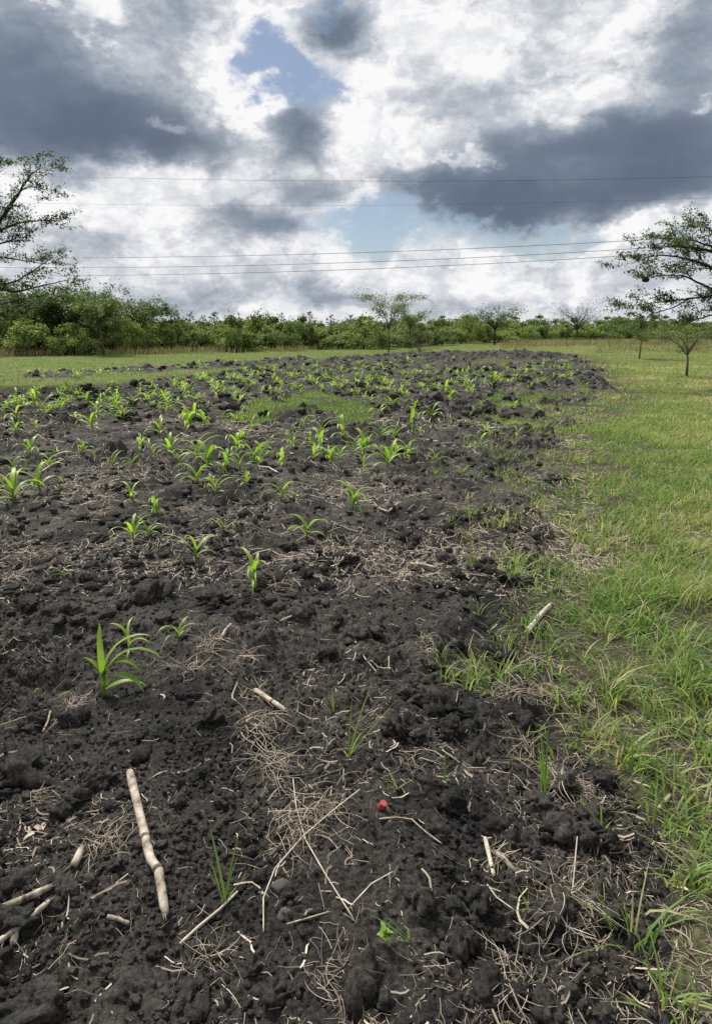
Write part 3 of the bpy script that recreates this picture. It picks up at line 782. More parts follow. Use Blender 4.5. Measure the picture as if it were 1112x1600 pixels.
# rows further back: seedlings stand in loose rows that run away from the camera to the left
n_far = 0
while n_far < 190:
    py = prnd.choice((prnd.uniform(576, 640), prnd.uniform(562, 604), prnd.uniform(572, 612), prnd.uniform(630, 740))); px = prnd.uniform(10, 900)
    p = gnd(px, py)
    rowp = (p.x * .93 + p.y * .36) / .85
    if abs(rowp - round(rowp)) > .26 and prnd.random() < .75: continue
    if soil_share(p.x, p.y)[0] < .7: continue
    dn = vnoise(np.array([p.x * .35]), np.array([p.y * .35]), 555)[0] + .5
    if dn < prnd.random() * .7 or (px > 620 and py > 606 and prnd.random() < .8): continue
    maize(px, py, None); n_far += 1
mb = MB(); n_more = 0; far_src = []
for me in FARP:
    co = np.empty(len(me.vertices) * 3); me.vertices.foreach_get('co', co)
    lp = np.empty(len(me.loops), dtype=np.int32); me.loops.foreach_get('vertex_index', lp)
    tn = np.empty(len(me.vertices)); me.attributes['tint'].data.foreach_get('value', tn)
    far_src.append((co.reshape(-1, 3), lp.reshape(-1, 4), tn))
while n_more < 720:
    py = prnd.choice((prnd.uniform(556, 600), prnd.uniform(566, 620), prnd.uniform(590, 650))); px = prnd.uniform(-20, 915); p = gnd(px, py)
    rowp = (p.x * .93 + p.y * .36) / .85
    if abs(rowp - round(rowp)) > .24 or soil_share(p.x, p.y)[0] < .6 or (px > 640 and py > 625): continue
    co, fq, tn = far_src[prnd.randrange(6)]; a = prnd.uniform(0, 6.28); sc = prnd.uniform(.4, .75)
    v = np.stack([co[:, 0] * math.cos(a) - co[:, 1] * math.sin(a), co[:, 0] * math.sin(a) + co[:, 1] * math.cos(a), co[:, 2]], 1) * sc + np.array([p.x, p.y, float(height(p.x, p.y)[0])])
    mb.add(v, fq, (), tn + prnd.uniform(-.25, .25)); n_more += 1
tag(link('maize_rows', mb.mesh('maize_rows'), MAIZE), 'small maize seedlings crowding the furthest rows of the field', 'maize', kind='stuff')
for k in range(16):
    px = prnd.uniform(120, 430); py = 590 - (px - 120) * .075 + prnd.uniform(-4, 2)
    maize(px, py, None)

# ------------------------------------------------------------------ single shoots of grass and weeds on the soil
def shoot(px, py, h_px, n, spread, label, seed, width=.006, tint=.3):
    rg = random.Random(seed); p = ground(px, py, -.003); d = math.hypot(p.y, CAM_H); H = h_px / F_PX * d
    o = link('grass_shoot', None, None, None, p)
    for k in range(n):
        mb = MB(); a = rg.uniform(0, 6.28) if n > 1 else rg.uniform(-.5, .5)
        v, q, tn = leaf_mesh(H * rg.uniform(.55, 1.08), width * rg.uniform(.7, 1.2), R(86 - spread * rg.uniform(.2, 1)), R(spread * rg.uniform(.1, .9)), a, (rg.uniform(-.006, .006), rg.uniform(-.006, .006), 0), rg, tint + rg.uniform(-.15, .15), 6, .2)
        mb.add(v, q, (), tn); link('blade', mb.mesh('blade'), GRASS, o)
    tag(o, label, 'grass')
shoot(545, 1182, 112, 6, 42, 'tuft of long spreading grey green grass blades on bare soil above the red cap', 1, .008, .32)
shoot(350, 1412, 100, 7, 24, 'upright green grass tuft beside the long dry stalk', 2, .008, .2)
shoot(735, 890, 62, 5, 18, 'single tall pale green grass shoot near the short white stalk', 3, .009, .35)
shoot(695, 1222, 54, 3, 26, 'small green grass shoot with three blades on dark crumbs', 4, .007, .2)
shoot(850, 1250, 110, 8, 14, 'upright green grass tuft rising from a straw clump near the lawn', 5, .008, .15)
shoot(800, 905, 66, 9, 36, 'spreading green grass tuft at the straw covered field edge', 6, .009, .25)
shoot(522, 1110, 60, 3, 12, 'thin upright grass shoot beside the cut pale stalk', 7, .006, .3)
shoot(820, 1420, 40, 7, 60, 'low pale green grass sprout lying on the soil near the lawn', 8, .008, .3)
shoot(640, 1470, 70, 4, 45, 'few long green grass blades beside the small leafy weed', 9, .007, .25)
shoot(620, 1235, 50, 4, 55, 'bent yellow green grass sprig behind the red cap', 10, .007, .45)
shoot(940, 1300, 80, 4, 40, 'grey green blades leaning across the bare soil notch in the lawn', 11, .010, .25)
# broad-leaved weed
p = ground(600, 1478); wd = link('weed', None, None, None, p); rg = random.Random(4)
mb = MB(); mb.tube([(0, 0, -.01), (0, 0, .03), (.004, 0, .055)], [.002, .002, .0015], 5, .3); link('stem', mb.mesh('stem'), MAIZE, wd)
for k in range(8):
    mb = MB(); v, q, tn = leaf_mesh(rg.uniform(.018, .030), .016, R(rg.uniform(5, 45)), R(30), k * 2.4, (0, 0, .02 + .005 * k), rg, .35, 5, .2); mb.add(v, q, (), tn); link('leaf', mb.mesh('leaf'), MAIZE, wd)
tag(wd, 'small weed with broad pale green leaves on the bare soil', 'weed')

# ------------------------------------------------------------------ dry tufts, stalks, twigs and the red cap
def tuft(px, py, w_px, n, label, group=None, seed=0, flat=.5, tint=.55):
    rg = np.random.default_rng(seed + 900); p = ground(px, py); d = math.hypot(p.y, CAM_H); W = w_px / F_PX * d * .5
    mb = MB()
    for k in range(n):
        a = rg.uniform(0, 6.28); b = rg.normal(0, .9); L_ = W * rg.uniform(.35, 1.05); e = abs(rg.normal(0, .45)) + .05
        st = rg.normal(0, W * .28, 2); z0 = float(height(p.x + st[0], p.y + st[1])[0]) - p.z
        pts = [np.array([st[0], st[1], z0 + abs(rg.normal(0, W * .12)) + .002])]
        for j in range(4):
            a += b / 4; q = pts[-1] + L_ / 4 * np.array([math.cos(a), math.sin(a), (math.sin(e) * (1 - j * .7) * flat)])
            q[2] = max(q[2], float(height(p.x + q[0], p.y + q[1])[0]) - p.z + .002) if d < 4 else max(q[2], -.005)
            pts.append(q)
        mb.tube(pts, np.array([1, 1, .9, .7, .4]) * rg.uniform(.0006, .0015) * (1 + .15 * max(0, d - 2)), 3, float(np.clip(rg.normal(tint - .1, .24), 0, 1)), False)
    o = link('dry_grass_tuft', mb.mesh('dry_grass_tuft'), STRAW, None, p)
    tag(o, label, 'dry grass', group)
TG = 'tangled tufts of dry grass on the soil'
TLAB = {(400, 1140): 'just below the cut yellowish stalk', (420, 1200): 'above the crossing of the two long straws', (500, 1260): 'between the red cap and the crossing straws', (450, 1300): 'under the crossing of the two long straws',
        (330, 1010): 'around the upright dry husk', (290, 1050): 'between the tallest maize seedling and the cut stalk', (820, 1030): 'below the thick pale stalk at the lawn edge', (60, 870): 'behind the lowest maize seedling',
        (640, 780): 'beside the bent pale stalk piece', (430, 915): 'under the maize seedling with three upright leaves', (60, 1245): 'between the biggest clod and the curled dead leaf', (780, 1340): 'around the white husk strip',
        (400, 1080): 'touching the upper end of the cut yellowish stalk', (640, 1190): 'behind the bent yellow green sprig', (820, 1170): 'behind the large pale straw clump'}
TL = 'tangled tuft of dry straw coloured grass lying on the black soil'
tuft(112, 1108, 80, 60, 'compact dry root clump at the foot of the tallest maize seedling', None, 1, .8, .5)
tuft(665, 1015, 60, 60, 'pale dry grass ball standing alone on the dark soil', None, 2, 1.2, .6)
tuft(160, 1325, 85, 60, 'loose dry grass tangle beside the long dry stalk', None, 3, .9, .5)
tuft(880, 1225, 110, 90, 'large pale straw clump at the field edge with green blades in it', None, 4, .6, .6)
tuft(835, 955, 120, 80, 'brown dry grass clump at the lawn edge around a pale broken stalk', None, 5, .7, .35)
for k, (px, py, w, n) in enumerate(((400, 1140, 130, 70), (420, 1200, 150, 60), (500, 1260, 130, 60), (450, 1300, 140, 50), (330, 1010, 110, 60), (290, 1050, 100, 40), (380, 1030, 90, 40), (820, 1030, 120, 60),
                                 (800, 1080, 110, 50), (850, 1090, 100, 50), (150, 808, 80, 60), (290, 800, 70, 40), (60, 870, 110, 50), (30, 900, 100, 40), (640, 780, 80, 40), (720, 800, 90, 50), (730, 830, 100, 50),
                                 (430, 915, 110, 50), (60, 1245, 70, 25), (870, 1400, 150, 60), (900, 1460, 150, 60), (780, 1340, 80, 30), (400, 1080, 90, 40), (640, 1190, 70, 25), (820, 1170, 120, 50), (890, 1130, 120, 50), (520, 1530, 130, 50), (330, 1500, 120, 40), (800, 1540, 130, 50))):
    lab = TLAB.get((px, py)); tuft(px, py, w * .85, int(n * 1.0), lab and 'dry grass tangle ' + lab or TL, None if lab else TG, 20 + k, .3)

def stalk(pts_px, r, label, seed, name='maize_stalk', lift=.0, nodes=(), split=False, tint=.6, mat=STALK, sides=9, parts=True):
    """a dry stalk lying on the soil: shaft, joints and a torn end"""
    rg = random.Random(seed)
    W = [ground(*q) for q in pts_px]
    base = W[0].copy()
    P_ = [np.array(w - base) + np.array([0, 0, r * .8 + lift]) for w in W]
    # dense path
    dense = []
    for a, b in zip(P_[:-1], P_[1:]):
        for t in np.linspace(0, 1, 7)[:-1]:
            dense.append(a + (b - a) * t)
    dense.append(P_[-1]); dense = np.array(dense)
    # a stalk is stiff: keep its height to a straight chord lifted over the lumps
    tt = np.linspace(0, 1, len(dense)); zc = dense[0, 2] + (dense[-1, 2] - dense[0, 2]) * tt
    over = max(0.0, float(np.quantile(height(dense[:, 0] + base.x, dense[:, 1] + base.y) - base.z + r * .55 - zc, 1.0)))
    dense[:, 2] = zc + over
    rr = r * (1 + .03 * np.sin(tt * 17 + rg.random() * 6)) * (1 - .12 * tt); rr[0] *= .8; rr[-1] *= .7
    tn = np.clip(tint + np.array([rg.gauss(0, .10) for _ in tt]), 0, 1)
    o = link(name, None, None, None, base) if parts else None
    mb = MB(); mb.tube(dense, rr, sides, tn)
    if not parts:
        o = link(name, mb.mesh(name), mat, None, base)
    else:
        link('shaft', mb.mesh('shaft', True), mat, o)
        for f in nodes:
            k = f * (len(dense) - 1); i0 = int(k); c_ = dense[i0] + (dense[min(i0 + 1, len(dense) - 1)] - dense[i0]) * (k - i0)
            dr = dense[min(i0 + 1, len(dense) - 1)] - dense[i0]; dr = dr / (np.linalg.norm(dr) + 1e-9)
            mb = MB(); mb.tube([c_ - dr * r * .55, c_ - dr * r * .15, c_ + dr * r * .15, c_ + dr * r * .55], [r * .95, r * 1.07, r * 1.07, r * .95], sides, .22); link('joint', mb.mesh('joint'), mat, o)
        if split:
            dr = dense[-1] - dense[-2]; dr = dr / np.linalg.norm(dr); mb = MB()
            for k in range(5):
                q = dense[-1] + np.array([rg.uniform(-1, 1), rg.uniform(-1, 1), rg.uniform(-.3, .8)]) * r * .6
                mb.tube([q - dr * r, q + dr * r * rg.uniform(.6, 2.2)], [r * .25, r * .06], 4, .45)
            link('torn_fibre', mb.mesh('torn_fibre'), mat, o)
    tag(o, label, 'stalk' if name != 'twig' else 'twig')
    return o
stalk([(204, 1217), (222, 1290), (236, 1350), (249, 1372), (260, 1442)], .0140, 'long pale dry maize stalk with dark joints lying on the soil', 1, nodes=(.36, .72), split=True, tint=.62)
stalk([(116, 1358), (131, 1326)], .012, 'short broken stalk piece leaning in the dry tangle by the long stalk', 2, split=True, tint=.55)
stalk([(-30, 1445), (40, 1414), (84, 1396)], .010, 'grey dry stalk with a frayed end, upper one of the pair in the straw pile', 3, nodes=(.5,), split=True, tint=.5)
stalk([(-20, 1490), (30, 1452), (78, 1412)], .008, 'thin pale stalk crossing below the frayed grey stalk', 4, tint=.7, split=True)
stalk([(22, 1482), (28, 1441)], .010, 'short upright stalk splinter in the straw pile', 5, tint=.65)
stalk([(168, 1434), (186, 1440), (204, 1446)], .006, 'small flat pale stalk chip below the foot of the long stalk', 6, tint=.6)
stalk([(640, 884), (660, 887), (679, 890)], .008, 'short straight white stalk piece on smooth soil', 7, tint=.85)
stalk([(822, 998), (842, 974), (860, 952)], .015, 'thick pale stalk leaning into the brown clump at the lawn edge', 8, tint=.85, lift=.02)
stalk([(399, 1082), (420, 1098), (446, 1114)], .011, 'cut yellowish stalk with a dark ring near its torn end', 9, nodes=(.62,), split=True, tint=.68)
stalk([(438, 976), (462, 962), (486, 946)], .006, 'slim grey stalk lying slantwise in open soil', 10, tint=.6)
stalk([(757, 1316), (764, 1345), (771, 1376)], .007, 'flat white husk strip standing out near the lawn', 11, tint=.95)
stalk([(772, 1333), (788, 1348), (806, 1366)], .006, 'dull grey stalk piece beside the white husk strip', 12, tint=.45)
stalk([(1028, 1266), (1046, 1244)], .007, 'short pale stalk stub lying in the lawn edge', 13, tint=.8)
stalk([(590, 800), (606, 806), (622, 792)], .010, 'bent pale stalk piece behind the dark green seedling', 14, tint=.7)
stalk([(404, 731), (420, 734), (434, 741)], .009, 'pale curved stalk beyond the drooping seedling', 15, tint=.85)
stalk([(645, 630), (662, 630), (682, 631)], .022, 'long white stalk lying far off in the straw', 16, tint=.9)
stalk([(900, 719), (922, 714)], .010, 'pale stick lying on the lawn edge past the last soil ridge', 17, tint=.85)
stalk([(60, 745), (82, 728), (100, 722)], .010, 'pale bent stalk beside the pair of big seedlings', 18, tint=.7)
stalk([(345, 1008), (352, 990), (362, 982)], .008, 'dry husk standing up in the straw by the small seedling', 19, tint=.6, lift=.02)
# thin straws and twigs that can be told apart
stalk([(458, 1222), (463, 1270), (478, 1322), (510, 1375), (552, 1442)], 0.0022, 'longest thin straw crossing the soil in a slight curve', 30, 'dry_straw_stem', .012, tint=.72, mat=STRAW, sides=5, parts=False)
stalk([(562, 1238), (520, 1280), (474, 1318), (430, 1365), (412, 1410), (412, 1462)], 0.0022, 'long thin straw bending down and crossing the longest one', 31, 'dry_straw_stem', .010, tint=.8, mat=STRAW, sides=5, parts=False)
stalk([(592, 1283), (620, 1283), (643, 1284), (664, 1302), (690, 1322)], 0.0026, 'brown forked twig lying below the red cap', 32, 'twig', .006, tint=.5, mat=STRAW, sides=5, parts=False)
stalk([(548, 1420), (580, 1392), (614, 1366)], 0.0020, 'short straight straw below the forked twig', 33, 'dry_straw_stem', .008, tint=.75, mat=STRAW, sides=5, parts=False)
stalk([(0, 1138), (30, 1126), (55, 1115), (75, 1112)], 0.0024, 'tan stem running up to the dry root clump', 34, 'dry_straw_stem', .004, tint=.55, mat=STRAW, sides=5, parts=False)
stalk([(68, 1148), (76, 1130), (80, 1114)], .005, 'brown stick end below the dry root clump', 35, 'twig', .004, tint=.42, mat=STRAW, sides=6, parts=False)
stalk([(282, 1480), (310, 1452), (345, 1425), (372, 1398)], .004, 'bundle stem of yellow straw under the upright green tuft', 36, 'dry_straw_stem', .006, tint=.7, mat=STRAW, sides=5, parts=False)
stalk([(690, 1175), (730, 1202), (760, 1203)], 0.0024, 'grey straw lying level beside the three bladed shoot', 37, 'dry_straw_stem', .006, tint=.6, mat=STRAW, sides=5, parts=False)
stalk([(886, 1480), (893, 1400), (899, 1330)], 0.0023, 'long straw standing in the straw near the bottom of the lawn', 38, 'dry_straw_stem', .012, tint=.72, mat=STRAW, sides=5, parts=False)
stalk([(760, 1390), (775, 1410), (802, 1430)], 0.0024, 'whitish straw below the white husk strip', 39, 'dry_straw_stem', .006, tint=.8, mat=STRAW, sides=5, parts=False)
stalk([(448, 1448), (480, 1437), (516, 1428)], 0.0026, 'reddish twig beside the end of the longest straw', 40, 'twig', .006, tint=.4, mat=STRAW, sides=5, parts=False)
# curled dead leaf
p = ground(62, 1300); dl = MB(); rg = random.Random(8)
for k in range(4):
    v, q, tn = leaf_mesh(rg.uniform(.04, .07), .019, R(rg.uniform(10, 40)), R(150), k * 1.4 + .3, (rg.uniform(-.03, .03), rg.uniform(-.015, .015), .004), rg, .45 + .12 * k, 7, .9, rg.uniform(-2, 2)); dl.add(v, q, (), tn)
tag(link('dry_leaf', dl.mesh('dry_leaf'), STRAW, None, p), 'curled pale grey dead leaf on the dark soil', 'leaf')
# stones
STONE = tint_mat('stone', [(0, (.05, .046, .04)), (1, (.13, .12, .105))], .85, .2, 0, 25, .8, .01)
for (px, py, w, lab) in ((440, 1389, 20, 'small rounded grey stone half buried between straws'), (443, 1432, 16, 'dull grey stone just below the other rounded one'), (855, 1404, 16, 'pale pebble at the edge of the lawn')):
    q, f = clod_shape(ico3, rng, .3); p = ground(px, py); r = w * .5 / F_PX * math.hypot(p.y, CAM_H)
    tag(link('stone', mesh_np('stone', q, [f], True, {'tint': np.full(len(q), .6)}), STONE, None, p + Vector((0, 0, r * .3)), None, r), lab, 'stone')
# red cap: ribbed skirt with a lighter top, lying on its side
CAPM = tint_mat('red_plastic', [(0, (.22, .022, .028)), (1, (.42, .08, .085))], .55, .35, 0, 120, .8)
p = ground(597, 1266, .006); cap = link('plastic_cap', None, None, None, p + Vector((0, 0, .013)), (R(24), R(14), R(24)), .85)
mb = MB(); ang = np.linspace(0, 2 * math.pi, 49)[:-1]
prof = [(.0125, -.017), (.0138, -.016), (.0138, .012), (.0128, .0155)]
V = np.array([(math.cos(a) * r * (1 + (.035 if k % 2 else 0) * (i < 3)), math.sin(a) * r * (1 + (.035 if k % 2 else 0) * (i < 3)), z) for i, (r, z) in enumerate(prof) for k, a in enumerate(ang)])
Qc = [[i * 48 + k, i * 48 + (k + 1) % 48, (i + 1) * 48 + (k + 1) % 48, (i + 1) * 48 + k] for i in range(3) for k in range(48)]
mb.add(V, Qc, (), .5); link('skirt', mb.mesh('skirt', False), CAPM, cap)
mb = MB(); mb.tube([(0, 0, .0145), (0, 0, .0160)], [.0129, .0118], 40, .9); link('top', mb.mesh('top', False), CAPM, cap)
tag(cap, 'small bright red plastic cap lying on the black soil', 'cap')

# ------------------------------------------------------------------ trees and bushes
def leaf_cloud(mb, cents, size, tints, rg, flat=.6, elong=1.8):
    """one small pointed leaf face per centre"""
    c = np.asarray(cents); n = len(c)
    a = rg.uniform(0, 6.28, n); e = rg.normal(0, flat, n); b = rg.normal(0, flat, n)
    u_ = np.stack([np.cos(a) * np.cos(e), np.sin(a) * np.cos(e), np.sin(e)], 1)
    w_ = np.stack([-np.sin(a) * np.cos(b), np.cos(a) * np.cos(b), np.sin(b)], 1)
    s_ = (size * rg.uniform(.6, 1.4, n))[:, None]
    V = np.stack([c - u_ * s_ * elong * .5, c + w_ * s_ * .5, c + u_ * s_ * elong * .5, c - w_ * s_ * .5], 1).reshape(-1, 3)
    mb.add(V, np.arange(4 * n).reshape(-1, 4), (), np.repeat(np.clip(tints, 0, 1), 4))
def perp_turn(d, ang, rg):
    q = rg.normal(size=3); q -= d * q.dot(d); q /= np.linalg.norm(q) + 1e-9
    v = d * math.cos(ang) + q * math.sin(ang); return v / np.linalg.norm(v)
def grow(rg, p, d, L_, r, level, chains, tips, flat=.55, rise=.05, kids=(2, 3)):
    n = 4; pts = [np.array(p, float)]; d = np.array(d, float)
    for k in range(n):
        d = d + rg.normal(0, .14, 3) + np.array([0, 0, rise]); d /= np.linalg.norm(d)
        pts.append(pts[-1] + d * L_ / n)
    chains.append((np.array(pts), np.linspace(r, r * .55, n + 1)))
    if level == 0:
        tips.extend(pts[1:]); return
    if level == 1: tips.extend(pts[2:])
    for k in range(int(rg.integers(kids[0], kids[1] + 1))):
        i_ = n if k == 0 else int(rg.integers(1, n + 1))
        dd = perp_turn(d, R(rg.uniform(18, 52)), rg); dd[2] = dd[2] * flat + .08; dd /= np.linalg.norm(dd)
        grow(rg, pts[i_], dd, L_ * rg.uniform(.55, .85), r * (.55 if k else .62), level - 1, chains, tips, flat, rise, kids)
def tree(name, loc, label, cat, seed, trunk, limbs, levels=2, twig=.55, leaf=.05, spray=14, spread=.20, tint=.35, group=None, flat=.5, pods=0, leaf_mat=None, leafiness=1.0, bark=.4, side=2):
    """trunk and limbs are polylines about loc: [(x, y, z, radius), ...]; each limb carries its own branches and twigs"""
    rg = np.random.default_rng(seed); o = link(name, None, None, None, loc)
    mb = MB(); T_ = np.array(trunk); mb.tube(T_[:, :3], T_[:, 3], 8, bark); link('trunk', mb.mesh('trunk'), BARK, o)
    tips_all = []
    for lm in limbs:
        A = np.array(lm); chains, tips = [], []
        for i_ in range(1, len(A)):
            seg = A[i_, :3] - A[i_ - 1, :3]; ln = np.linalg.norm(seg); d = seg / (ln + 1e-9)
            for k in range(side if i_ < len(A) - 1 else side + 1):
                t = rg.random() if i_ < len(A) - 1 else rg.uniform(.2, 1)
                dd = perp_turn(d, R(rg.uniform(20, 60)), rg); dd[2] = dd[2] * flat + .1; dd /= np.linalg.norm(dd)
                grow(rg, A[i_ - 1, :3] + seg * t, dd, twig * rg.uniform(.6, 1.2), max(.004, A[i_, 3] * .42), levels - 1, chains, tips, flat)
        mb = MB()
        # smooth the limb itself
        tt = np.linspace(0, len(A) - 1, (len(A) - 1) * 4 + 1); sm = np.stack([np.interp(tt, np.arange(len(A)), A[:, k]) for k in range(4)], 1)
        sm[1:-1, :3] = (sm[:-2, :3] + 2 * sm[1:-1, :3] + sm[2:, :3]) / 4
        sm[1:-1, :3] += rg.normal(0, .012, (len(sm) - 2, 3)) * min(1.0, twig * 1.4)
        mb.tube(sm[:, :3], sm[:, 3], 6, bark)
        for pts, rr in chains: mb.tube(pts, np.maximum(rr, .0035), 4 if rr[0] > .012 else 3, bark, False)
        link('limb', mb.mesh('limb'), BARK, o); tips_all += tips
    tips_all = np.array(tips_all)
    if leafiness > 0 and spray:
        m = max(1, int(spray * leafiness)); keep = tips_all[rg.random(len(tips_all)) < min(1, .55 + .45 * leafiness)]
        c = np.repeat(keep, m, 0) + rg.normal(0, 1, (len(keep) * m, 3)) * np.array([spread, spread, spread * .45])
        tn = np.repeat(np.clip(rg.normal(tint, .16, len(keep)), 0, 1), m) + rg.normal(0, .12, len(c))
        mb = MB(); leaf_cloud(mb, c, leaf, tn, rg)
        tag(link('crown', mb.mesh('crown', False), leaf_mat or LEAF, o), kind='stuff')
    if pods:
        mb = MB()
        for k in range(pods):
            q = tips_all[int(rg.integers(len(tips_all)))]; ln = rg.uniform(.07, .14)
            mb.tube([q, q + np.array([rg.normal(0, .01), rg.normal(0, .01), -ln * .5]), q + np.array([rg.normal(0, .015), 0, -ln])], [.004, .011, .004], 4, .05)
        tag(link('seed_pods', mb.mesh('seed_pods'), BARK, o), kind='stuff')
    tag(o, label, cat, group)
    return o
def edge_tree(name, base_px, Yd, limbs_px, label, seed, extra, pull=0, **kw):
    """a tree whose trunk stands outside the frame: limbs given as lines of the photograph at the tree's distance"""
    b = at(base_px, 700, Yd); b = Vector((b.x, Yd, 0)); b.z = float(height(b.x, Yd)[0]) - .05
    rg = np.random.default_rng(seed + 5)
    limbs = []
    for (pts, r0, r1, dy) in limbs_px:
        n = len(pts); pts = [(px + pull, py) for px, py in pts]
        limbs.append([(*(at(px, py, Yd + dy * k / (n - 1)) - b), r0 + (r1 - r0) * k / (n - 1)) for k, (px, py) in enumerate(pts)])
    fork = limbs[0][0]
    trunk = [(0, 0, 0, .20), (fork[0] * .15, .05, fork[2] * .35, .17), (fork[0] * .6, .02, fork[2] * .75, .15), fork[:3] + (.13,)]
    for (dx, dy, dz) in extra:
        f = np.array(fork[:3]); e = f + np.array([dx, dy, dz])
        limbs.append([(*f, .08), (*(f + (e - f) * .35 + np.array([0, 0, .25])), .06), (*(f + (e - f) * .7 + np.array([0, 0, .25])), .04), (*e, .015)])
    return tree(name, b, label, 'tree', seed, trunk, limbs, **kw)
edge_tree('acacia_tree', -210, 18.0, [
    ([(-170, 470), (-90, 430), (-35, 398), (0, 368), (22, 335), (45, 300), (62, 272), (78, 262)], .085, .008, -.6),
    ([(-20, 385), (10, 362), (45, 348), (78, 344), (112, 346)], .04, .010, .5),
    ([(-60, 410), (-10, 388), (30, 376), (62, 377)], .035, .009, -.7),
    ([(-90, 430), (-45, 360), (-10, 300), (10, 265), (18, 250)], .06, .012, .8),
    ([(10, 350), (38, 305), (60, 290), (84, 300)], .03, .008, .6),
    ([(-170, 470), (-80, 420), (0, 399), (40, 406), (90, 413)], .05, .009, .5),
    ([(-100, 440), (-40, 440), (0, 448), (40, 457), (70, 449), (122, 437)], .06, .009, -.5),
    ([(0, 448), (40, 440), (70, 420), (94, 405)], .03, .008, .6),
    ([(-60, 470), (0, 478), (40, 470), (90, 460)], .03, .008, .3)],
    'tall dark acacia with spreading feathery branches over the left hedge', 31,
    [(-2.5, 1.5, 2.2), (-2.0, -1.6, 1.8), (.3, 2.2, 2.4), (.2, -2.0, 2.0), (-1.2, .2, 3.0)], -14, levels=2, twig=.40, leaf=.036, spray=8, spread=.085, tint=.06, flat=.5, pods=60, bark=.2, side=3)
edge_tree('acacia_tree', 1215, 16.5, [
    ([(1200, 478), (1150, 446), (1112, 428), (1078, 411), (1040, 401), (1000, 398), (968, 412)], .055, .006, -.5),
    ([(1150, 446), (1112, 456), (1085, 448), (1055, 432), (1020, 430), (988, 434)], .045, .006, .6),
    ([(1200, 478), (1112, 460), (1060, 466), (1010, 473), (962, 478)], .04, .006, .4),
    ([(1200, 478), (1150, 420), (1100, 388), (1060, 374), (1012, 372)], .05, .007, .5),
    ([(1112, 396), (1070, 388), (1030, 384), (995, 392)], .04, .010, -.9),
    ([(1170, 440), (1140, 392), (1112, 368), (1082, 354)], .05, .010, -.4),
    ([(1180, 490), (1112, 488), (1080, 496), (1052, 506)], .04, .008, .3),
    ([(1060, 466), (1030, 482), (1000, 490), (985, 500)], .02, .007, -.3)],
    'low wide acacia with hanging pods reaching over the right of the grass', 32,
    [(2.2, 1.4, 1.2), (2.0, -1.4, 1.0), (.2, 2.2, 1.3), (-.2, -1.8, 1.1)], 18, levels=2, twig=.42, leaf=.035, spray=10, spread=.075, tint=.08, flat=.45, pods=140, bark=.15, side=3)
# nest hanging in that tree
nb = at(1008, 437, 16.3); mb = MB(); rg = np.random.default_rng(3)
for k in range(260):
    d = rg.normal(size=3); d /= np.linalg.norm(d); c_ = d * np.array([.075, .06, .045]) * rg.uniform(.75, 1.05); t_ = np.cross(d, rg.normal(size=3)); t_ /= np.linalg.norm(t_)
    mb.tube([c_ - t_ * .05, c_ + d * .01, c_ + t_ * .05], [.003, .006, .003], 3, float(rg.uniform(0, .35)), False)
tag(link('bird_nest', mb.mesh('bird_nest'), BARK, None, nb), 'dark ball shaped bird nest hanging in the low wide acacia', 'nest')

def small_tree(name, px, base_y, top_y, w_px, label, seed, lean=0.0, fork=.45, n_limbs=6, dome=.35, r=.05, **kw):
    b = gnd(px, base_y); b.z = float(height(b.x, b.y)[0]) - .04 if b.y < 70 else -.06
    H = at(px, top_y, b.y).z - b.z; W = w_px / F_PX * b.y * .5; rg = np.random.default_rng(seed)
    f = H * fork; trunk = [(0, 0, 0, r * 1.25), (lean * .3, 0, f * .5, r), (lean, .02, f, r * .8)]
    limbs = []
    for k in range(n_limbs):
        a = 6.283 * (k + rg.random() * .6) / n_limbs; q = rg.uniform(.55, 1.0)
        ex, ey, ez = lean + math.cos(a) * W * q, math.sin(a) * W * q, H * (1 - dome * q * q * rg.uniform(.6, 1.2))
        limbs.append([(lean, .02, f * rg.uniform(.85, 1), r * .6), (lean + (ex - lean) * .3, ey * .3, f + (ez - f) * .5, r * .45), (lean + (ex - lean) * .65, ey * .65, f + (ez - f) * .85, r * .3), (ex, ey, ez, r * .15)])
    return tree(name, b, label, 'tree', seed, trunk, limbs, **kw)
small_tree('acacia_tree', 607, 550, 461, 112, 'slim flat topped acacia standing alone before the hedge', 41, .0, .46, 11, .10, .036, twig=.45, leaf=.048, spray=4, spread=.16, tint=.45, bark=.8, levels=2, flat=.25)
small_tree('acacia_sapling', 1072, 587, 487, 124, 'reddish forked acacia sapling on the grass under the wide tree', 42, -.05, .40, 7, .45, .035, twig=.32, leaf=.026, spray=6, spread=.09, tint=.45, bark=.8, levels=2, leafiness=1.0)
small_tree('acacia_sapling', 998, 560, 497, 60, 'thin pale trunked sapling behind the reddish one', 43, .03, .5, 6, .5, .035, twig=.40, leaf=.040, spray=7, spread=.10, tint=.5, bark=1.0, levels=2, leafiness=.9)
small_tree('acacia_tree', 772, 538, 484, 62, 'half bare dark acacia rising above the middle hedge', 44, .0, .5, 8, .3, .08, twig=.9, leaf=.08, spray=4, spread=.25, tint=.3, bark=.3, levels=2, leafiness=.8)
small_tree('bare_tree', 900, 532, 487, 60, 'nearly leafless tree with a fan shaped crown beyond the dry grass', 45, .0, .42, 11, .3, .09, twig=1.5, leaf=.08, spray=1, spread=.3, tint=.3, bark=.45, levels=2, leafiness=.3)
small_tree('acacia_tree', 163, 556, 466, 60, 'pale slender acacia in front of the left hedge', 46, -.1, .55, 7, .5, .06, twig=.6, leaf=.07, spray=8, spread=.16, tint=.55, bark=.75, levels=2)
small_tree('acacia_tree', 222, 548, 476, 74, 'feathery grey green acacia crown behind the left hedge', 47, .0, .5, 8, .3, .07, twig=.8, leaf=.08, spray=8, spread=.18, tint=.3, bark=.5, levels=2)
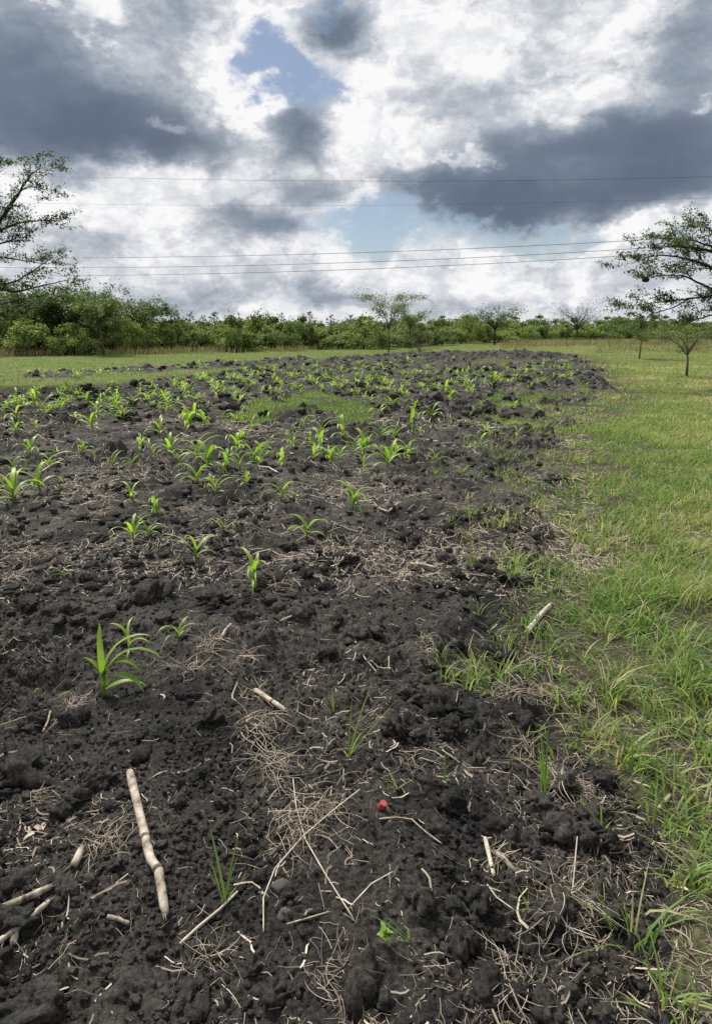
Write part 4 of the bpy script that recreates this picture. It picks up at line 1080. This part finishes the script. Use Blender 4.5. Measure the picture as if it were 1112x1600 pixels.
small_tree('acacia_tree', 640, 541, 478, 50, 'small acacia half hidden behind the slim flat topped one', 48, .0, .5, 6, .40, .05, twig=.6, leaf=.070, spray=4, spread=.18, tint=.5, bark=.5, levels=2)
for k, (px, by, ty, w, lab) in enumerate(((25, 550, 462, 120, 'dark spreading acacia below the tall left tree'), (85, 552, 458, 130, 'broad dark acacia over the left bushes'), (125, 551, 452, 100, 'layered dark acacia at the end of the left thicket'), (-40, 550, 450, 120, 'dense dark acacia at the outer left thicket'))):
    small_tree('acacia_tree', px, by, ty, w, lab, 60 + k, .0, .3, 10, .35, .09, twig=.8, leaf=.08, spray=9, spread=.22, tint=.34, bark=.35, levels=2)

def bush_mesh(seed, W, H, n, leaf, tint, open_=.0):
    rg = np.random.default_rng(seed); m = int(rg.integers(22, 34))
    a = rg.uniform(0, 6.28, m); q = np.sqrt(rg.random(m)); zc = rg.uniform(.12, 1, m) * (1 - .55 * q ** 2)
    cc = np.stack([np.cos(a) * q * W * .5, np.sin(a) * q * W * .5, zc * H * .9], 1); sz = rg.uniform(.09, .2, m) * W
    which = rg.integers(0, m, n); d = rg.normal(size=(n, 3)); d /= np.linalg.norm(d, axis=1)[:, None]
    c = cc[which] + d * (sz[which] * rg.random(n) ** .4)[:, None] * np.array([1, 1, .7]); c[:, 2] = np.abs(c[:, 2])
    up = rg.random(n) < .05; c[up, 2] += rg.random(up.sum()) * H * .22                 # shoots above the outline
    tn = tint + rg.normal(0, .14, m)[which] + rg.normal(0, .12, n)
    mb = MB(); leaf_cloud(mb, c, leaf, tn, rg, .8, 1.6)
    st = MB()
    for k in range(9):
        e = cc[int(rg.integers(m))]; st.tube([(e[0] * .2, e[1] * .2, -.1), (e[0] * .5, e[1] * .5, e[2] * .5), e], [.04, .03, .012], 4, .35, False)
    return mb.mesh('foliage', False), st.mesh('stems')
BUSH = [bush_mesh(300 + k, 3.0, 2.0, 3000, .105, (.50, .72, .88, .42, .66, .95)[k]) for k in range(6)]
brnd = random.Random(21); n_bush = 0
BL = {0: 'dark green leafy bush in the hedge along the far edge of the field', 1: 'light yellow green leafy bush in the hedge along the far edge of the field', 2: 'mid green leafy bush in the hedge along the far edge of the field'}
def bush(px, base_y, top_y, w_px, kind=None, label=None, back=0.0):
    b = gnd(px, base_y); b.y += back; b.x *= b.y / (b.y - back); b.z = float(height(b.x, b.y)[0]) if b.y < 66 else -.05
    H = max(.6, at(px, top_y, b.y).z - b.z); W = w_px / F_PX * b.y
    k = brnd.randrange(6) if kind is None else kind
    o = link('bush', None, None, None, b, (0, 0, brnd.uniform(0, 6.28)), (W / 3.0, W / 3.0, H / 1.62))
    link('foliage', BUSH[k][0], LEAF, o); link('stems', BUSH[k][1], BARK, o)
    tone = 0 if k in (0, 3) else 1 if k in (2, 5) else 2
    tag(o, label or BL[tone], 'bush', 'bushes of the further wood' if label and 'further wood' in label else None if label else ('dark', 'light', 'mid green')[tone] + ' bushes in the far hedge')
def top_line(px):
    return np.interp(px, [-120, 0, 60, 150, 200, 260, 330, 400, 460, 540, 600, 660, 720, 770, 800, 860, 920, 960, 1010, 1060, 1120, 1200], [480, 485, 488, 492, 495, 498, 500, 501, 504, 506, 508, 508, 501, 497, 503, 505, 506, 500, 502, 506, 505, 502])
def base_line(px):
    return np.interp(px, [-120, 0, 200, 400, 560, 700, 800, 900, 1000, 1120], [556, 555, 550, 546, 543, 537, 533, 529, 527, 530])
px = -110.0
while px < 1200:
    w = brnd.uniform(44, 78)
    bush(px, base_line(px) + brnd.uniform(-1, 1.5), top_line(px) + brnd.uniform(-5, 22), w)
    bush(px + brnd.uniform(-12, 12), base_line(px) - brnd.uniform(2, 4), top_line(px) + brnd.uniform(-9, 9), w * 1.15, brnd.choice((0, 3, 4, 1)), back=brnd.uniform(3, 7))
    px += w * .52
# a further wood closes the view behind the hedge
px = -160.0
while px < 1270:
    w = brnd.uniform(46, 70)
    bush(px, 519 + brnd.uniform(-1, 1), 498 + brnd.uniform(-4, 7), w, brnd.choice((0, 3, 4)), 'dim green bush of the further wood behind the hedge')
    px += w * .55
bush(55, 556, 508, 90, 5, 'pale green rounded bush in front of the dark left thicket')
bush(118, 556, 512, 70, 2, 'bright green bush beside the pale slender acacia')
bush(965, 528, 494, 66, 0, 'dense dark evergreen bush right of the leafless tree'); bush(1000, 528, 497, 50, 3, 'dark bush behind the thin sapling')
bush(884, 531, 510, 26, 3, 'small dark round bush under the leafless tree'); bush(370, 549, 500, 34, 0, 'dark upright bush sticking out of the hedge below the flower stalks')
# bare thorn bush
b = gnd(655, 549); b.z = float(height(b.x, b.y)[0]); mb = MB(); rg = np.random.default_rng(77); ch, tp = [], []
for k in range(22):
    d = perp_turn(np.array([0, 0, 1.0]), R(rg.uniform(5, 80)), rg); grow(rg, (0, 0, 0), d, .7, .014, 2, ch, tp, 1.0, .0)
for pts, rr in ch: mb.tube(pts, np.maximum(rr, .006), 3, .75, False)
tag(link('thorn_bush', mb.mesh('thorn_bush'), BARK, None, b), 'leafless grey brown thorn bush beside the slim acacia trunk', 'bush')

# ---- flower stalks of sisal above the hedge
def sisal(px, base_y, top_y, seed, label, group):
    rg = np.random.default_rng(seed); b = gnd(px, base_y); b.y += 6; b.x *= b.y / (b.y - 6); b.z = float(height(b.x, b.y)[0]) if b.y < 66 else -.05
    H = at(px, top_y, b.y).z - b.z; o = link('sisal_plant', None, None, None, b)
    mb = MB(); mb.tube([(0, 0, 0), (.03, 0, H * .5), (rg.normal(0, .05), 0, H)], [.05, .04, .015], 5, .4); link('flower_stalk', mb.mesh('flower_stalk'), BARK, o)
    for k in range(9):
        z = H * (.68 + .3 * k / 9); a = k * 2.4; ln = .42 * (1.05 - k / 11)
        mb = MB(); e = np.array([math.cos(a) * ln, math.sin(a) * ln, z + .10]); mb.tube([(0, 0, z), e * np.array([.6, .6, 1]) - np.array([0, 0, .06]), e], [.016, .012, .01], 4, .3)
        leaf_cloud(mb, e + rg.normal(0, .06, (14, 3)), .07, np.full(14, .2), rg); link('flower_branch', mb.mesh('flower_branch', False), BARK, o)
    tag(o, label, 'sisal', group)
for k, (px, ty) in enumerate(((205, 470), (277, 484), (300, 487), (337, 486), (404, 484), (440, 488), (484, 485), (517, 490), (548, 491), (690, 497), (1035, 500), (362, 492), (425, 494), (320, 492))):
    sisal(px, base_line(px), ty + 2, 500 + k, 'tall sisal flower stalk with stubby side branches poking above the hedge', 'sisal flower stalks above the hedge')

# ---- tall dry grass at the hedge foot and over the rough ground at the right
def dry_band(n, px0, px1, up0, up1, L0, L1, w, bias=0):
    px = rng.uniform(px0, px1, n); py = base_line(px) + rng.uniform(up0, up1, n)
    g_ = [gnd(a, b_) for a, b_ in zip(px, py)]
    x = np.array([q.x for q in g_]); y = np.array([q.y for q in g_])
    ok = vnoise(x * .5, y * .5, 601) + .5 + bias > rng.random(n); x, y = x[ok], y[ok]; n = len(x)
    z = np.where(y < 66, height(x, y), -.06)
    return blades(x, y, z, rng.uniform(L0, L1, n), w * rng.uniform(.6, 1.4, n), rng.uniform(.1, .6, n), rng.uniform(0, 6.28, n), np.clip(rng.normal(.5, .22, n), 0, 1), 1, twist=rng.uniform(-1, 1, n))
tag(link('dry_grass', join('dry_grass', [dry_band(9000, -60, 480, -1, 5, .2, .6, .03, -.05), dry_band(3500, 430, 820, -1, 4, .15, .45, .03, -.15), dry_band(11000, 780, 1190, -3, 12, .2, .55, .035, .1), dry_band(5000, 930, 1190, 8, 24, .15, .45, .03, -.1)]), DRYBUSH),
    'tall pinkish dry grass along the foot of the hedge', 'dry grass', kind='stuff')

# ------------------------------------------------------------------ overhead wires with their poles outside the picture
def quad(p3, x):
    (x0, y0), (x1, y1), (x2, y2) = p3
    return y0 * (x - x1) * (x - x2) / ((x0 - x1) * (x0 - x2)) + y1 * (x - x0) * (x - x2) / ((x1 - x0) * (x1 - x2)) + y2 * (x - x0) * (x - x1) / ((x2 - x0) * (x2 - x1))
def wire(p3, Y0, Y1, r, label, xa, xb):
    pts = [at(x, quad(p3, x), Y0 + (Y1 - Y0) * (x - xa) / (xb - xa)) for x in np.linspace(xa, xb, 41)]
    o = pts[0].copy(); mb = MB(); mb.tube([np.array(q - o) for q in pts], r, 5, .3)
    tag(link('overhead_wire', mb.mesh('overhead_wire'), METAL, None, o), label, 'power line', 'overhead wires across the sky')
    return pts[0], pts[-1]
ENDS = [wire(((90, 275), (560, 283), (1112, 276)), 30, 32, .0065, 'topmost of the overhead wires, crossing both dark clouds', -420, 1560),
        wire(((90, 318), (560, 321), (1112, 309)), 30, 32, .0042, 'faint thin wire second from the top', -420, 1560),
        wire(((0, 403), (556, 395), (1000, 375)), 66, 58, .021, 'upper wire of the low group of three', -420, 1560),
        wire(((0, 418), (556, 410), (1000, 388)), 66, 58, .021, 'middle wire of the low group of three', -420, 1560),
        wire(((20, 431), (556, 421), (970, 400)), 66, 58, .021, 'lowest of all overhead wires, just over the hedge', -420, 1560)]
def pole(a, label):
    top = max(q.z for q in a) + .35; x, y = a[0].x, a[0].y
    o = link('utility_pole', None, None, None, (x, y + .12, -.3)); mb = MB(); mb.tube([(0, 0, 0), (0, 0, (top + .3) * .5), (0, 0, top + .3)], [.15, .13, .10], 10, .6); link('shaft', mb.mesh('shaft'), BARK, o)
    for q in a:
        mb = MB(); mb.tube([(q.x - x, -.12, q.z + .3 - .02), (q.x - x, -.12, q.z + .3 - .14), (0, .0, q.z + .3 - .16)], [.035, .04, .03], 8, .2); link('insulator', mb.mesh('insulator'), METAL, o)
    tag(o, label, 'pole', 'poles that carry the wires')
PL = 'weathered wooden pole carrying the overhead wires'
pole([ENDS[0][0], ENDS[1][0]], PL); pole([ENDS[0][1], ENDS[1][1]], PL); pole([e[0] for e in ENDS[2:]], PL); pole([e[1] for e in ENDS[2:]], PL)
